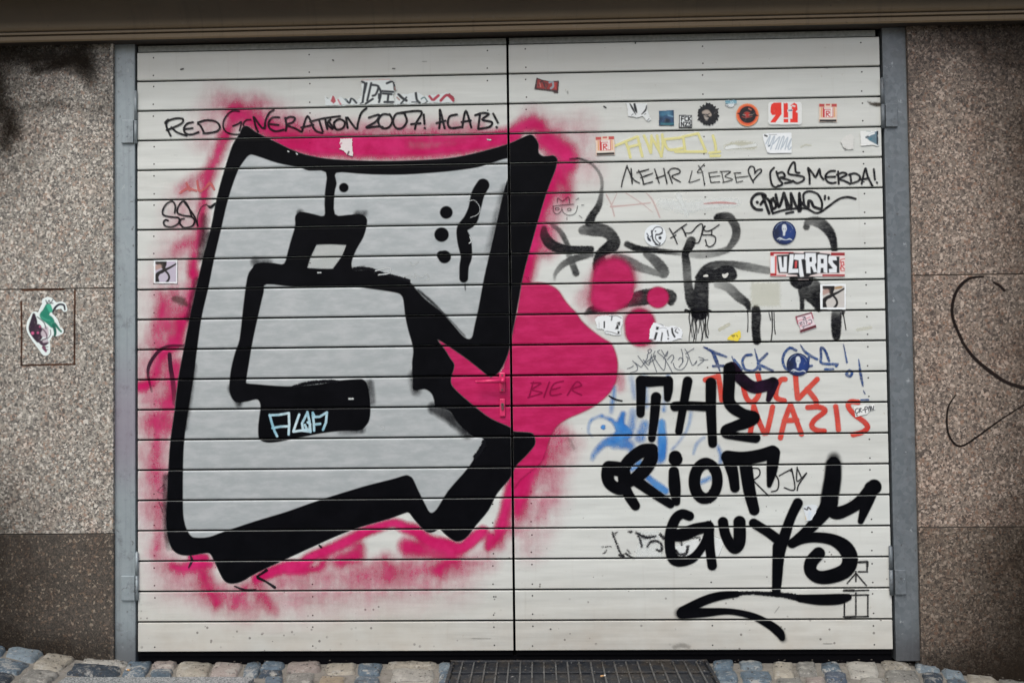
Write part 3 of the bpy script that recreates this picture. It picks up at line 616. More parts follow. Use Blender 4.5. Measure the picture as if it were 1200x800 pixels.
pen(ZD, 11.5, [(160,465),(110,460),(75,420),(80,370),(120,335),(170,335),(190,360),(150,420)], [(120,402),(124,405)], [(165,345),(220,495)], [(205,375),(225,400),(245,480)], [(240,380),(270,400),(275,440),(250,455),(235,400),(255,370)], [(275,340),(300,440),(330,370),(345,330),(370,460)], [(345,340),(400,460),(400,330)], [(400,330),(460,460),(470,330)], [(470,330),(480,460),(465,475)], [(480,400),(540,450),(545,395),(570,400),(590,440),(650,460)])
pen(ZD, 9, [(505,380),(505,335),(550,312),(620,335),(655,400),(655,455)], [(250,495),(330,470),(430,455),(530,455),(600,490),(650,480),(720,430),(800,375),(870,360),(935,375)], [(360,495),(420,483)], [(682,350),(680,378)], [(712,362),(712,375)], [(505,380),(515,430),(560,470)])
paint('marker_tag', q, P_PEN, 7, .6, 'bold black signature tag under the words UBS MERDA!'); q = []
ZE = Zm(710,180,7.0588)
pen(ZE, 5.5, [(128,275),(140,215),(175,100)], [(175,110),(205,180),(218,250),(208,125)], [(218,200),(240,225),(278,245)], [(270,140),(300,200),(310,255)], [(255,158),(352,132)], [(288,200),(385,165)], [(310,255),(385,235)], [(403,130),(440,245)], [(415,205),(490,180)], [(478,125),(505,248)],
 [(515,150),(548,245)], [(510,160),(545,125),(600,130),(610,160),(545,190),(615,235)])
pen(ZE, 4.2, [(712,145),(694,215),(692,240),(775,215)], [(765,100),(800,155)], [(812,88),(755,155),(800,155)], [(800,165),(812,240),(815,262)], [(850,158),(868,240)], [(850,162),(920,152)], [(862,195),(940,185)], [(868,240),(940,235)], [(955,150),(975,240)], [(945,150),(1030,150),(985,190),(1048,215),(965,240)], [(1065,165),(1080,240)], [(1058,162),(1115,160)], [(1070,200),(1175,188)], [(1080,240),(1130,228)])
paint('marker_writing', q, P_DRY, 7, .5, 'thin black marker words MEHR LIEBE'); q = []
ZF = Zm(740,230,8)
pen(ZF, 6, [(355,302),(395,370),(428,445)], [(368,390),(415,365)], [(395,350),(450,305),(515,262)], [(470,295),(500,340),(510,375),(480,300)], [(505,345),(560,340),(610,285),(655,258),(668,290),(655,360)], [(655,365),(630,430),(595,440),(570,425)], [(670,295),(690,325),(740,320),(820,268)], [(685,280),(665,340),(670,362),(740,362),(785,385),(780,440),(740,472),(710,462),(692,408)], [(752,325),(750,360)])
paint('marker_tag', q, P_PEN, 7, .5, 'thin black tag beside the round white sticker'); q = []
ZG = Zm(680,360,8)
pen(ZG, 2.6, [(440,575),(480,560),(497,545)], [(490,500),(530,545),(530,590),(470,612)], [(515,520),(570,560)], [(540,455),(635,580)], [(575,555),(625,480),(630,440),(660,420),(665,395),(635,400),(640,430)], [(590,490),(640,540),(660,470),(670,440)], [(610,520),(700,450),(690,490),(640,520)], [(665,460),(715,605)], [(700,410),(690,460),(760,570),(790,580),(800,480)], [(745,400),(725,420),(790,480),(865,615)], [(760,400),(800,460),(820,410),(780,480)], [(815,490),(860,445),(875,470),(850,520)],
 [(870,520),(890,570),(940,585),(985,550),(1010,480),(990,460)], [(920,490),(940,470),(965,500),(925,560)], [(945,390),(960,450),(955,520)], [(1065,385),(985,435)], [(980,390),(1010,440),(1050,540),(1090,500),(1080,530)], [(1110,465),(1160,490),(1100,545)], [(1120,495),(1195,490)])
paint('pen_signature', q, mat_paint('thin_blue_black_pen', lin((40, 52, 78)), None, .1, .4), 7, .45, 'thin scrawled pen signature left of the blue words'); q = []
ZH = Zm(630,180,6.667)
pen(ZH, 2.3, [(155,385),(158,348),(195,372),(240,340),(250,388)], [(120,412),(200,402),(282,396)], [(122,415),(125,455),(150,472),(180,455),(190,425)], [(190,430),(205,465),(250,482),(295,465),(312,410)], [(140,425),(165,425),(165,440),(140,440),(140,425)], [(235,430),(258,430),(258,445),(235,445),(235,430)], [(300,362),(320,350)], [(342,403),(360,403)], [(325,485),(345,502)], [(228,500),(230,518)])
paint('pen_doodle', q, P_PEN, 7, .45, 'small pen doodle of two round eyes with rays'); q = []
ZI = Zm(840,520,5)
pen(ZI, 4, [(210,140),(245,145),(250,180),(212,212)], [(212,212),(260,260),(305,305)], [(330,160),(360,210),(355,265),(320,278)], [(365,185),(430,150),(440,155),(455,265),(395,255)], [(430,155),(440,160)], [(470,135),(468,215),(500,195),(525,170),(480,235),(470,270)], [(470,140),(495,195)])
paint('pen_tag', q, P_PEN, 6, .5, 'thin pen letters behind the T of RIOT'); q = []
ZJ = Zm(780,640,4.444)
pen(ZJ, 4.0, [(1003,80),(1052,78)], [(1050,78),(1048,130)], [(1003,130),(1050,130)], [(990,128),(990,180)], [(988,140),(945,190)], [(992,140),(1045,202)], [(925,229),(1056,226)], [(930,290),(930,365)], [(925,364),(1055,363)], [(1052,362),(1052,250)], [(960,252),(1056,250)], [(990,240),(990,365)], sm=False); pen(ZJ, 6.5, [(1008,80),(1046,78)], [(1050,84),(1049,100)], [(935,366),(985,364)], [(930,228),(980,227)], sm=False)
paint('marker_sign', q, P_DRY, 6, .6, 'small angular black characters in the lower right corner'); q = []
ZK = Zm(300,470,12)
pen(ZK, 17, [(195,190),(225,300),(265,420),(300,490)], [(195,195),(320,190),(465,165)], [(465,165),(470,320),(462,465)], [(235,375),(340,355),(455,350)], [(610,185),(570,300),(530,420)], [(530,425),(640,410),(770,425)], [(770,430),(755,280),(725,150)], [(725,160),(650,310),(665,400),(700,400)], [(690,330),(720,390)], [(730,295),(765,320),(750,400)], [(800,190),(815,300),(820,410)], [(800,160),(830,220),(900,215),(1000,155)], [(1000,155),(985,300),(945,400)], [(825,325),(905,315)], sm=False)
paint('paint_pen_writing', q, P_WHITE, 8, .6, 'pale blue letters on the black bar of the big letter'); q = []
pen(ZH, 5, [(0,0),(1,1)])
q = [C60([(100,190),(80,260)], 4, dens=.6), C60([(90,195),(135,195),(95,225),(140,240),(75,262)], 4, dens=.6), C60([(175,190),(150,260)], 4, dens=.6), C60([(240,185),(195,200),(180,250),(230,245)], 4, dens=.6), C60([(190,225),(225,215)], 4, dens=.6), C60([(260,250),(300,190),(325,205),(280,225),(325,250)], 4, dens=.6)]
paint('pen_writing', q, P_MAG, 6, .7, 'dark pink word BIER written on the magenta'); q = []
pen(C60, 3, [(455,255),(490,272),(515,278)])
q.append(C60([(455,255,2),(480,270,4),(515,278,3)]))
q += [A00([(848,327),(860,324)], 3), A30([(780,290),(800,290)], 1.5, dens=.5), A30([(640,323),(652,323)], 2), D00([(895,205,4),(900,225,6),(885,258,3)]), D00([(1100,345,3),(1150,362,5),(1200,360,3)]), D30([(5,300,4),(50,270,7)]), D30([(10,305,7),(50,325,5),(88,350,7)]), D30([(298,155),(306,162)], 5), D90([(30,470),(52,440)], 1.2, dens=.6), D90([(258,614),(300,614)], 1.2), C00([(770,670,2,.7),(740,700,1.5,.6),(765,710,1.5,.5)]), C00([(740,735),(765,800)], 2, dens=.6),
   C90([(620,550,4),(632,590,7),(630,605,4)]), A30([(360,283),(364,285)], 3), A60([(430,500),(440,506)], 3), A60([(578,205),(578,198)], 3), D60([(180,545),(182,546)], 3), A90([(275,318),(277,318)], 4)]
paint_each('pen_mark', q, P_PEN, 6, .6)
q = [C00([(865,20,6,.55),(790,22,7,.6),(740,50,8,.75),(700,110,8,.85),(695,160,6,.6),(712,235,4,.35)], dens=1), C00([(795,60,9,.95),(800,120,10,.85),(812,200,11,.5),(820,290,11,.3)])]
paint('dark_arc_tag', q, mat_paint('dark_purple_pen', lin((52, 26, 44)), None, .2, .5), 2, .8, 'dark arc and stroke left of the big letter')
q = [A00([(845,105),(846,106)], 1)]
# pale yellow, faded red and cleaned patches
ZL = Zm(690,110,7.5); q = []
pen(ZL, 12, [(215,465),(300,430),(425,378)], [(320,420),(345,480),(365,560)], [(350,470),(450,445)], [(430,380),(450,470),(470,550)], [(485,370),(520,450),(540,510)], [(545,520),(548,440),(550,370)], [(550,380),(600,470),(640,550)], [(600,370),(610,440),(615,480)], [(645,360),(650,460),(635,550)], [(660,400),(700,490),(820,480)], [(680,400),(830,385)], [(830,390),(845,500)], [(820,380),(960,350)], [(960,350),(1000,440),(1030,510)], [(760,510),(1020,510)], [(1090,370),(1110,440),(1115,490)], [(1060,520),(1150,510)], [(1070,548),(1150,545)], dens=.6)
paint('yellow_tag', q, P_YEL, 6, .8, 'pale yellow marker tag across one board'); q = []
pen(ZH, 5, [(535,320,5),(575,400,5),(600,490,5)], [(570,415,7),(700,405,5),(880,385,5)], [(690,310,4),(800,380,4),(900,460,3)], [(850,310,4),(900,370,6),(955,500,5)], [(620,310,3),(580,400,4)], dens=.3)
q.append(B60([(900,155,3,.4),(980,150,5,.45),(1050,155,3,.4)]))
q += [B00([(845,105,6,.5),(880,85,7,.6),(920,95,6,.6)]), B00([(875,60,6,.5),(890,90,8,.6)]), B00([(925,50,5,.7),(935,95,6,.7),(960,85,5,.6),(985,60,7,.7),(1005,90,5,.6)])]
paint('faded_red_tag', q, P_FAINT, 3, .9, 'faded thin red pen lines')
gh = [('p', [np.array([(880,331),(914,331),(914,359),(880,359)], float)], 2.5, .3), A60([(1010,690,14,.5),(1060,680,18,.5),(1130,685,16,.5)], soft=2), Zm(890,110,8)([(390,500),(430,480),(480,485)], 8, dens=.35), B90([(420,745,8,.3),(480,735,8,.3)]), Zm(770,290,6.667)([(490,640,14,.5),(560,600,14,.4)])]
paint_each('glue_residue', gh, P_GHOST, 1, 1.0)
pl = [B60([(700,150,20,.5),(800,170,26,.6),(900,160,24,.55),(1050,150,20,.5)], soft=3), B60([(780,120,14,.6),(820,200,12,.5)], soft=2), A60([(1005,695,8,.9),(1040,688,10,.9),(1075,690,6,.8),(1140,680,9,.8)], soft=1)]
paint_each('cleaned_patch', pl, P_PALE, 2, 1.0, field=True)
gr = [A90([(470,480,3,.6),(500,490,9,.8),(520,490,8,.8)], soft=1.5), B00([(820,600,14,.5),(850,610,18,.5),(875,630,6,.5)], soft=2), D60([(760,630,8,.25),(800,622,10,.3),(830,630,8,.25)], soft=2), D30([(1010,590),(1100,590)], 2, dens=.3), A60([(260,430,4,.3),(262,440,3,.3)]), C60([(270,460,8,.2),(290,500,8,.2)], soft=2)]
paint_each('grime_mark', gr, P_DIRT, 3, .8)

# ------------------------------------------------------------------ blue haze, red and blue words
b = []
def BB(pts, soft=2.5, d=.8): b.append(C60(pts, 8, soft, d))
BB([(480,215,6,.45),(475,260,9,.6),(465,330,8,.35)], 3); BB([(420,345,6,.5),(370,370,5,.5),(358,420,4,.4),(375,445,3,.3)]); BB([(420,350,6,.6),(470,370,9,.7),(500,410,14,.8)]); BB([(428,402,12,.95),(430,405,8,.9)], 1.5)
BB([(520,340,12,.85),(510,390,16,.95),(540,430,26,.9),(500,440,20,.85)], 3); BB([(490,450,24,.8),(430,480,16,.7),(390,520,12,.6),(375,550,8,.5)], 3); BB([(480,480,20,.7),(540,480,22,.75),(560,500,18,.6)], 4); BB([(570,330,16,.45),(560,400,16,.5)], 4)
BB([(700,380,16,.85),(705,470,20,.9),(700,540,20,.85),(690,560,10,.6)], 3); BB([(620,390,20,.6),(600,450,22,.6)], 4); BB([(640,640,14,.75),(690,680,18,.85),(720,700,14,.8)], 2.5); BB([(600,570,16,.7),(560,600,8,.6)]); BB([(730,160,6,.5),(720,240,8,.3),(712,320,8,.6)], 3)
BB([(840,330,8,.3),(825,400,6,.35),(790,460,5,.4),(750,505,4,.55)]); BB([(850,525,4,.5),(865,480,6,.4),(900,450,6,.3)]); BB([(965,490,8,.5),(980,540,10,.6),(975,570,6,.4)]); BB([(880,660,10,.5),(925,640,10,.6)], 3); BB([(560,170,10,.3),(575,260,10,.3)], 4); BB([(620,160,10,.25),(630,300,12,.35)], 4); BB([(590,530,8,.6),(640,510,10,.6)], 3)
paint('blue_haze', b, P_BLUES, 3, 1.1, 'bright blue spray scribble behind THE RIOT', field=True)
ZM = Zm(820,395,5.4545)
rd = [ZM(s, 17, .9, .86) for s in ([(35,272),(70,262),(115,250)], [(118,245),(132,330),(140,400)], [(370,235),(380,275)], [(278,310),(295,380),(330,415),(370,380),(385,320)], [(545,268),(515,275),(490,330),(490,385),(540,405)], [(612,250),(618,330),(625,390)], [(750,268),(690,330),(630,392)], [(685,330),(740,400),(745,430)],
 [(322,615),(335,530),(345,440)], [(348,450),(380,540),(412,612)], [(428,610),(450,520),(465,445)], [(515,642),(545,520),(580,432)], [(580,432),(620,540),(650,618)], [(540,532),(620,528)], [(690,448),(760,445),(800,470),(735,525),(715,565),(745,592),(795,598)], [(868,442),(878,510),(886,590)], [(1012,415),(965,412),(948,440),(985,490),(1050,540),(1072,575),(1040,605),(980,622)])]
paint('red_spray_writing', rd, P_RED, 4, .8, 'red sprayed words FUCK NAZIS')
q = []
pen(ZM, 8.5, [(25,62,5),(90,95,9),(170,125,7)], [(82,95,10),(105,150,12),(128,215,4)], [(85,185),(150,182)], [(205,125,4),(240,200,7)], [(222,140,4),(245,175,8),(268,205,8)], [(330,112),(292,118),(272,155),(290,205),(335,215),(368,195),(372,160)], [(350,75,3),(368,140,7),(385,205,9)], [(430,105),(375,165),(415,190),(465,215)], [(615,85),(575,68),(540,105),(530,150),(545,195),(580,215)], [(640,45,2),(680,100,9),(750,140,8)], [(700,110),(690,180),(715,182)], [(825,150),(800,85),(775,68),(775,120),(780,165),(880,172)], [(800,205),(850,203)], [(880,172),(870,185)], [(918,45,3),(940,160,6)], [(935,235),(955,212),(972,228),(958,250),(938,240)], [(1015,140,3),(1028,240,9),(1042,310,5)], [(1045,340,3),(1055,360,4)], [(1030,400,5),(1075,400,7)], dens=.92)
paint('blue_marker_writing', q, P_BLUEM, 5, .6, 'dark blue brushed words FUCK CPS!')

# ------------------------------------------------------------------ THE RIOT GUYS
ZN, ZO, ZP, ZQ = Zm(660,430,6), Zm(820,395,5.4545), Zm(690,520,5), Zm(840,520,5)
def blk(z, *ss): return [z(s, soft=.9) for s in ss]
T1 = blk(ZN, [(545,92,34),(600,100,38),(680,98,34),(735,100,34)], [(545,95,36),(546,200,33),(543,325,29)], [(738,95,34),(738,160,32),(732,218,24)], [(652,210,36),(640,350,32),(622,500,26)],
 [(874,98,34),(842,280,29),(812,450,26)], [(785,275,34),(870,270,32),(1000,276,33)], [(1038,110,38),(1038,300,36),(1050,535,31)])
T2 = blk(ZO, [(188,200,38),(186,300,38),(184,400,38),(215,450,38),(280,490,34),(345,512,38),(290,545,38),(220,570,34),(170,602,40),(230,630,26),(355,642,32)])
T2b = blk(ZO, [(205,190,34),(265,265,38),(340,318,38),(410,310,38),(470,290,34)], [(466,290,36),(455,345,26),(438,398,16)])
P_STREAK = mat_paint('thin_black_paint_with_streaks', lin((16, 12, 20)), lin((40, 22, 44)), .15, .4, streak=0)
T3 = blk(C60, [(455,592,34),(448,630,30),(460,665,28),(500,690,27),(530,690,24)], [(515,672,26),(575,640,28),(620,600,32),(650,550,32),(652,510,30)], [(655,505,28),(610,512,30),(555,550,28),(525,590,28)], [(455,590,32),(510,600,34),(530,630,28)], [(525,590,22),(518,640,22),(540,705,24),(560,740,24),(578,768,22)], [(580,650,26),(660,706,23),(742,760,20)],
 [(765,540,30),(766,549,33)], [(758,608,24),(762,680,28),(770,750,18)])
th = np.linspace(0, 2 * math.pi, 25)
T3 += [C60([(908 + 54 * math.cos(a) - 2 * math.sin(a), 652 + 82 * math.sin(a), 25 if math.cos(a) > 0 else 27) for a in th], soft=.9)]
T3 += blk(ZQ, [(62,75,38),(150,84,40),(250,68,38),(325,45,38)], [(72,90,40),(95,180,32),(105,255,28)], [(168,120,38),(190,270,36),(218,385,31)], [(332,50,38),(322,150,32),(306,240,14)])
T4 = blk(ZP, [(588,420,28),(545,408,28),(505,440,30),(478,520,32),(475,610,30),(495,670,32),(540,688,28),(610,665,26),(665,600,24),(700,530,28),(705,485,30)], [(475,535,30),(545,530,38),(620,500,36),(700,480,30)], [(700,480,32),(708,600,28),(722,710,28)],
 [(785,455,30),(800,530,30),(835,595,32),(862,608,32),(882,565,36),(882,455,36)])
T4 += blk(ZQ, [(215,462,28),(300,515,28),(370,568,30)], [(473,345,30),(432,430,28),(395,540,32),(368,640,30),(352,790,27)], [(440,580,28),(500,555,28),(585,545,30),(680,560,34),(750,605,44),(780,670,46),(755,735,44),(680,770,42),(600,778,38),(550,745,36),(552,690,38),(595,640,38)],
 [(660,340,50),(625,400,42),(560,475,34),(500,530,28),(440,580,26)], [(650,370,36),(700,402,38),(770,380,34),(840,335,36),(890,280,40),(920,250,44)], [(905,260,44),(875,350,34),(842,450,18)])
T4 += [ZQ([(682,120,46),(678,200,50),(662,300,52),(655,350,50)], soft=1.8), ZQ([(685,85,34,.7),(684,110,44,.9)], soft=4)]
T4 += blk(ZJ, [(584,0,28),(582,120,28),(575,238,22)], [(85,335,24),(200,280,24),(285,255,22),(370,246,16)], [(85,345,30),(200,342,24),(330,336,16),(450,360,18),(540,405,22),(590,445,24),(606,474,16)], [(700,268,20),(800,275,28),(900,272,28),(950,262,18)])
T4.append(ZJ([(75,345,24,.7),(100,350,28,.7)], soft=4)); T4.append(ZJ([(595,450,20,.6),(612,480,12,.6)], soft=4))
paint('black_spray_writing', T1 + T2 + T3 + T4, P_BLACK, 8, .9, 'big black sprayed words THE RIOT GUYS with a swoosh underline')
paint('black_spray_arm', T2b, P_STREAK, 7, .9)
paint('broken_underline', [ZJ([(365,245,12),(430,240,9),(500,242,10),(560,246,12),(620,252,14),(700,268,18)], soft=.9)], P_RAG, 7, .8)
# worn printed letters and remnants low on the right leaf
ZR = Zm(690,520,5)
wn = [ZR(s, r_, 1.2, .9) for s, r_ in (([(140,520),(165,590),(195,660)], 5), ([(165,515),(150,530)], 3), ([(180,650,8),(200,655,12)], 8), ([(215,640),(245,660),(265,670)], 5), ([(225,620),(245,640)], 3), ([(235,515),(250,510)], 6), ([(280,520,4),(300,560,6),(310,600,5)], 5), ([(280,520,8),(330,545,10),(390,540,5)], 8), ([(345,600),(365,570),(405,570),(425,590),(425,625),(400,620)], 6), ([(420,530),(440,550)], 8), ([(80,600),(130,600)], 1.4), ([(85,640),(105,622)], 3), ([(510,625),(530,645),(570,640),(580,600)], 8), ([(540,575),(545,590)], 5), ([(560,560),(640,545),(650,560)], 3), ([(500,640),(530,660),(560,655)], 5))]
P_WORN = mat_paint('worn_black_print', lin((40, 40, 44)), None, .6, .5, gs=200, rough_edge=5, es=180)
paint('worn_lettering', wn, P_WORN, 3, .6, 'worn broken black letters left of the G of GUYS')
paint_each('scraped_paper', [('p', [np.array([(830,626),(850,632),(842,652),(800,655),(790,640)], float)], 1, .8), ('p', [np.array([(750,622),(772,622),(776,654),(745,654)], float)], 1, .5)], P_PALE, 2, .8, field=True)
q = [B30([(980,540,2),(984,555,2)])]

# ------------------------------------------------------------------ stickers
def rect(z, x0, y0, x1, y1, d=1.0): return z.poly([(x0, y0), (x1, y0), (x1, y1), (x0, y1)], .35, d)
W = (222, 228, 228)
z = Zm(560,60,5.717)
sticker('small dark red crumpled sticker high up beside the gap between the leaves', [z.poly([(393,178),(430,192),(470,200),(543,200),(536,280),(508,278),(505,268),(378,254)])],
 [(z.poly([(400,190),(470,206),(535,208),(530,262),(395,248)]), (150, 44, 40)), (z([(410,230),(430,200),(450,240)], 5), (60, 30, 34)), (z([(480,210),(500,205),(505,235),(490,250)], 7), (150, 160, 168)), (z([(440,210),(465,225),(455,250)], 5), (90, 40, 40)), (z([(515,215),(520,250)], 5), (190, 60, 50)), (z([(415,215),(420,240)], 3), (200, 120, 110))], (62, 34, 36))
z = Zm(690,110,7.5)
sticker('torn white sticker scrap with three black slashes on the sticker row', [z.poly([(322,85),(515,85),(512,140),(548,225),(520,248),(500,225),(480,200),(420,208),(345,195),(340,120)])],
 [(z([(360,85,4),(385,130,9),(412,182,3)]), (28, 30, 34)), (z([(400,85,9),(412,140,12),(422,168,4)]), (22, 24, 28)), (z([(508,105,4),(498,145,8),(465,180,4)]), (24, 26, 30)), (z([(375,190),(390,178)], 3), (90, 92, 96)), (z([(515,235),(530,218)], 3), (90, 92, 96)), (z([(490,182),(500,176)], 3), (80, 80, 85)), (z([(325,90),(328,120)], 3), (60, 62, 66))], W, torn=.5)
sticker('small square dark blue photo sticker left of the black and white FCK NZS one', [z.poly([(617,150),(748,145),(748,278),(617,278)])],
 [(z.dot(650,180,26,3,.8), (66, 128, 158)), (z.dot(700,170,24,3,.8), (84, 140, 170)), (z.dot(690,230,30,3,.9), (20, 30, 44)), (z([(640,262),(690,268),(740,262)], 6, 1.5), (60, 130, 140)), (z([(650,240),(670,205),(720,215),(730,245)], 8, 1.5), (52, 84, 122)), (z.dot(635,215,12,2,.9), (30, 44, 66)), (z([(700,190),(735,200)], 5, 1), (120, 168, 196))], (34, 62, 92))
fz = [(rect(z, 800, 195, 903, 290), (226, 232, 232))]
def lt(s, r=5.5, c=(16, 17, 20)): fz.append((z(s, r, .4, sm=False), c))
lt([(815,237),(815,202),(835,202)]); lt([(815,220),(830,220)]); lt([(865,204),(847,204),(844,220),(847,236),(865,236)]); lt([(876,202),(876,238)]); lt([(898,202),(879,220),(898,238)])
lt([(813,284),(813,250),(834,284),(834,250)]); lt([(845,251),(868,251),(846,284),(870,284)]); lt([(898,251),(882,251),(880,266),(898,268),(896,284),(878,284)])
sticker('small square sticker reading FCK NZS in black on white', [rect(z, 792, 187, 908, 300)], fz, (22, 23, 26))
sp = []
for k in range(40):
    a = k / 40 * 2 * math.pi; rr = (100 if k % 2 else 82) + rng.uniform(-8, 10); sp.append((1048 + rr * math.cos(a), 178 + rr * 1.0 * math.sin(a) * (1.0 if math.sin(a) < 0 else 1.08)))
sticker('black spiky round cut-out of a face with a huge head of hair', [z.poly(sp)], [(z([(1010,165,14),(1040,160,18),(1065,185,14)], soft=.8), (172, 160, 148)), (z([(1025,195,14),(1035,225,10)], soft=.8), (160, 152, 142)), (z([(1008,180),(1030,190),(1060,175)], 4), (30, 28, 30)), (z([(1022,215),(1048,215)], 4), (190, 182, 172)), (z([(1030,205),(1040,202)], 3), (40, 36, 36)), (z([(960,130,8,.5),(980,110,8,.5)], soft=2), (70, 66, 62)), (z([(1120,130,8,.5),(1130,170,8,.5)], soft=2), (70, 66, 62))], (16, 16, 19), torn=.3)
z = Zm(800,110,8.892)
sticker('round orange sticker with a black disc and a dark bird shape in it', [z.dot(675,220,118,.4)],
 [(z.dot(675,220,106,.5), (222, 92, 52)), (z.dot(677,218,88,.5), (28, 22, 24)), (z([(570,205,4),(620,212,14),(675,225,10),(730,218,14),(785,230,4)], soft=.5), (26, 20, 22)), (z.dot(672,220,26,.6), (176, 48, 40)), (z([(640,205),(665,190),(700,200)], 4), (168, 70, 54)), (z([(620,240),(660,250),(720,238)], 4), (150, 66, 54)), (z([(690,155),(712,168)], 6), (196, 120, 100)), (z([(630,218),(655,222)], 4), (150, 140, 130)), (z([(690,222),(725,218)], 4), (150, 130, 120))], (236, 142, 92))
sticker('small torn scrap with teal printing above the round orange sticker', [z.poly([(438,72),(480,66),(565,66),(568,100),(540,112),(520,140),(480,142),(445,118)])],
 [(z([(445,80),(500,78),(560,76)], 9, .8), (70, 148, 172)), (z([(445,98),(500,95),(555,95)], 7, .8), (96, 160, 180)), (z([(445,108),(468,108)], 4), (50, 56, 70)), (z([(462,130),(475,128)], 4), (60, 70, 90)), (z([(500,80),(505,95),(520,80),(530,98)], 3), (200, 220, 226))], (214, 222, 224), torn=.6)
z = Zm(890,110,8)
g = (230, 52, 36)
sticker('large white sticker with bold red block figures, right of the round orange one', [z([(110,105,28),(370,105,28),(370,262,28),(110,262,28),(110,105,28)], sm=False), rect(z, 100, 95, 385, 275)],
 [(z.poly([(104,130),(112,100),(135,84),(205,82),(208,190),(150,270),(104,270),(106,258),(150,200),(118,200),(104,175)], .5), g), (z([(150,135),(160,150)], 4, .6, .35), (200, 40, 30)),
  (z.poly([(226,84),(240,92),(252,84),(266,92),(270,225),(226,225)], .5), g), (rect(z, 226, 236, 270, 270), g),
  (z.poly([(290,110),(325,84),(352,100),(358,150),(340,170),(360,180),(360,270),(288,270),(288,235),(308,235),(308,165),(300,150),(305,120)], .5), g),
  (rect(z, 284, 172, 300, 225), (226, 230, 228)), (z([(310,112,6),(330,118,7)]), (226, 230, 228)), (z([(290,178,4),(308,150,5)]), (226, 230, 228)), (z([(276,155),(304,155)], 5), (92, 110, 140)), (rect(z, 262, 150, 290, 170), (226, 230, 228)), (z([(276,157),(302,157)], 6), (86, 106, 140))], (226, 230, 228))
def rlogo(z, x0, y0, x1, y1, lab, tilt=0):
    w_, h_ = x1 - x0, y1 - y0
    P = lambda u, v: (x0 + u * w_ + tilt * v * w_, y0 + v * h_ - tilt * u * h_)
    R = lambda a, b_, c, d: z.poly([P(a, b_), P(c, b_), P(c, d), P(a, d)], .4)
    rd = (196, 52, 56)
    it = [(R(0, 0, .30, .17), (186, 74, 72)), (R(.7, 0, 1, .17), (186, 74, 72)), (R(.38, 0, .62, .1), (196, 96, 88)), (R(.2, .2, .8, .76), rd), (R(.28, .2, .76, .30), (226, 214, 210)), (R(.66, .2, .76, .72), (232, 226, 222)), (R(.32, .34, .64, .74), (238, 238, 236)),
          (z([P(.40, .70), P(.40, .42), P(.56, .42), P(.58, .52), P(.42, .56), P(.58, .70)], .035 * w_, .4, sm=False), rd), (R(.04, .8, .96, .86), (222, 222, 214)), (R(.02, .88, .98, 1), (26, 24, 26)), (R(.1, .2, .16, .74), (220, 150, 96)), (R(.84, .2, .9, .74), (220, 160, 110))]
    sticker(lab, [z.poly([P(-.01, -.01), P(1.01, -.01), P(1.01, 1.01), P(-.01, 1.01)], .3)], it, (226, 204, 186))
rlogo(z, 560, 95, 725, 262, 'small square red sticker with a white R badge, right of the bold red figures')
rlogo(Zm(690,110,7.5), 60, 380, 222, 540, 'small tilted red sticker with a white R badge, left of the yellow tag', .04)
sticker('white paper scrap with grey scribbled writing below the bold red figures', [z.poly([(30,378),(120,368),(300,366),(304,470),(300,555),(75,556),(55,490),(38,440)])],
 [(z(s, 5, .6, .75), (138, 158, 174)) for s in ([(60,470),(90,410),(100,400),(80,480)], [(95,490),(130,410),(140,410),(105,520)], [(130,470),(190,405),(160,500),(150,520)], [(175,520),(215,410),(230,415),(200,520)], [(215,500),(265,410),(240,520)], [(260,500),(300,420),(270,510),(285,520),(298,500)])] + [(z([(50,390),(70,398)], 8), (28, 30, 34)), (z([(90,385),(160,383)], 2.5), (140, 146, 150)), (z([(85,492),(96,485)], 5), (52, 74, 96)), (z([(60,545),(90,552)], 3), (150, 154, 156))], (232, 238, 240))
sticker('scraped pale sticker ghost with two dark corner specks, second from the right door edge', [z.poly([(758,450),(790,405),(850,378),(885,400),(880,520),(800,522)])], [(z([(752,460),(765,468)], 6), (60, 58, 56)), (z([(798,515),(808,518)], 5), (60, 58, 56)), (z([(760,470),(780,500),(805,500)], 3), (196, 196, 192))], (212, 214, 210), torn=.8)
sticker('torn white sticker with a blue-grey triangle, nearest the right door edge', [z.poly([(945,352),(1000,350),(1112,345),(1115,490),(1060,480),(950,490)])], [(z.poly([(1115,345),(1115,485),(1030,440),(990,405),(1045,370)], .6), (96, 124, 138)), (z.poly([(1098,350),(1113,350),(1112,482),(1098,470)], .4), (30, 38, 48)), (z([(1000,415,4),(1035,385,8),(1075,370,8)]), (232, 238, 238)), (z([(1000,412),(1020,400)], 6), (40, 50, 60)), (z([(1035,428),(1050,420)], 5), (52, 120, 134)), (z([(1000,350),(1040,352)], 3), (130, 150, 150))], (228, 232, 230), torn=.4)
z = Zm(740,230,8)
sticker('round white sticker with a black line-drawn P-shaped figure', [z.dot(222,368,102,.4)],
 [(z([(190,325),(200,400),(225,440),(240,452)], 8), (24, 28, 36)), (z([(195,330),(225,292),(275,292),(292,325),(262,355),(230,362),(228,400),(262,440)], 4.5), (30, 34, 44)), (z([(232,360),(262,358),(288,345)], 7), (20, 24, 32)), (z.dot(225,328,7), (24, 28, 36)), (z.dot(268,390,15,.6), (18, 24, 36)), (z([(150,380,5),(165,405,12),(180,420,5)]), (26, 34, 52)), (z([(145,350),(160,375)], 5), (40, 52, 76)), (z([(178,380),(190,372)], 5), (30, 40, 60)), (z([(225,452),(255,458),(270,440)], 6), (22, 26, 34))], (226, 234, 238))
z = Zm(880,245,8)
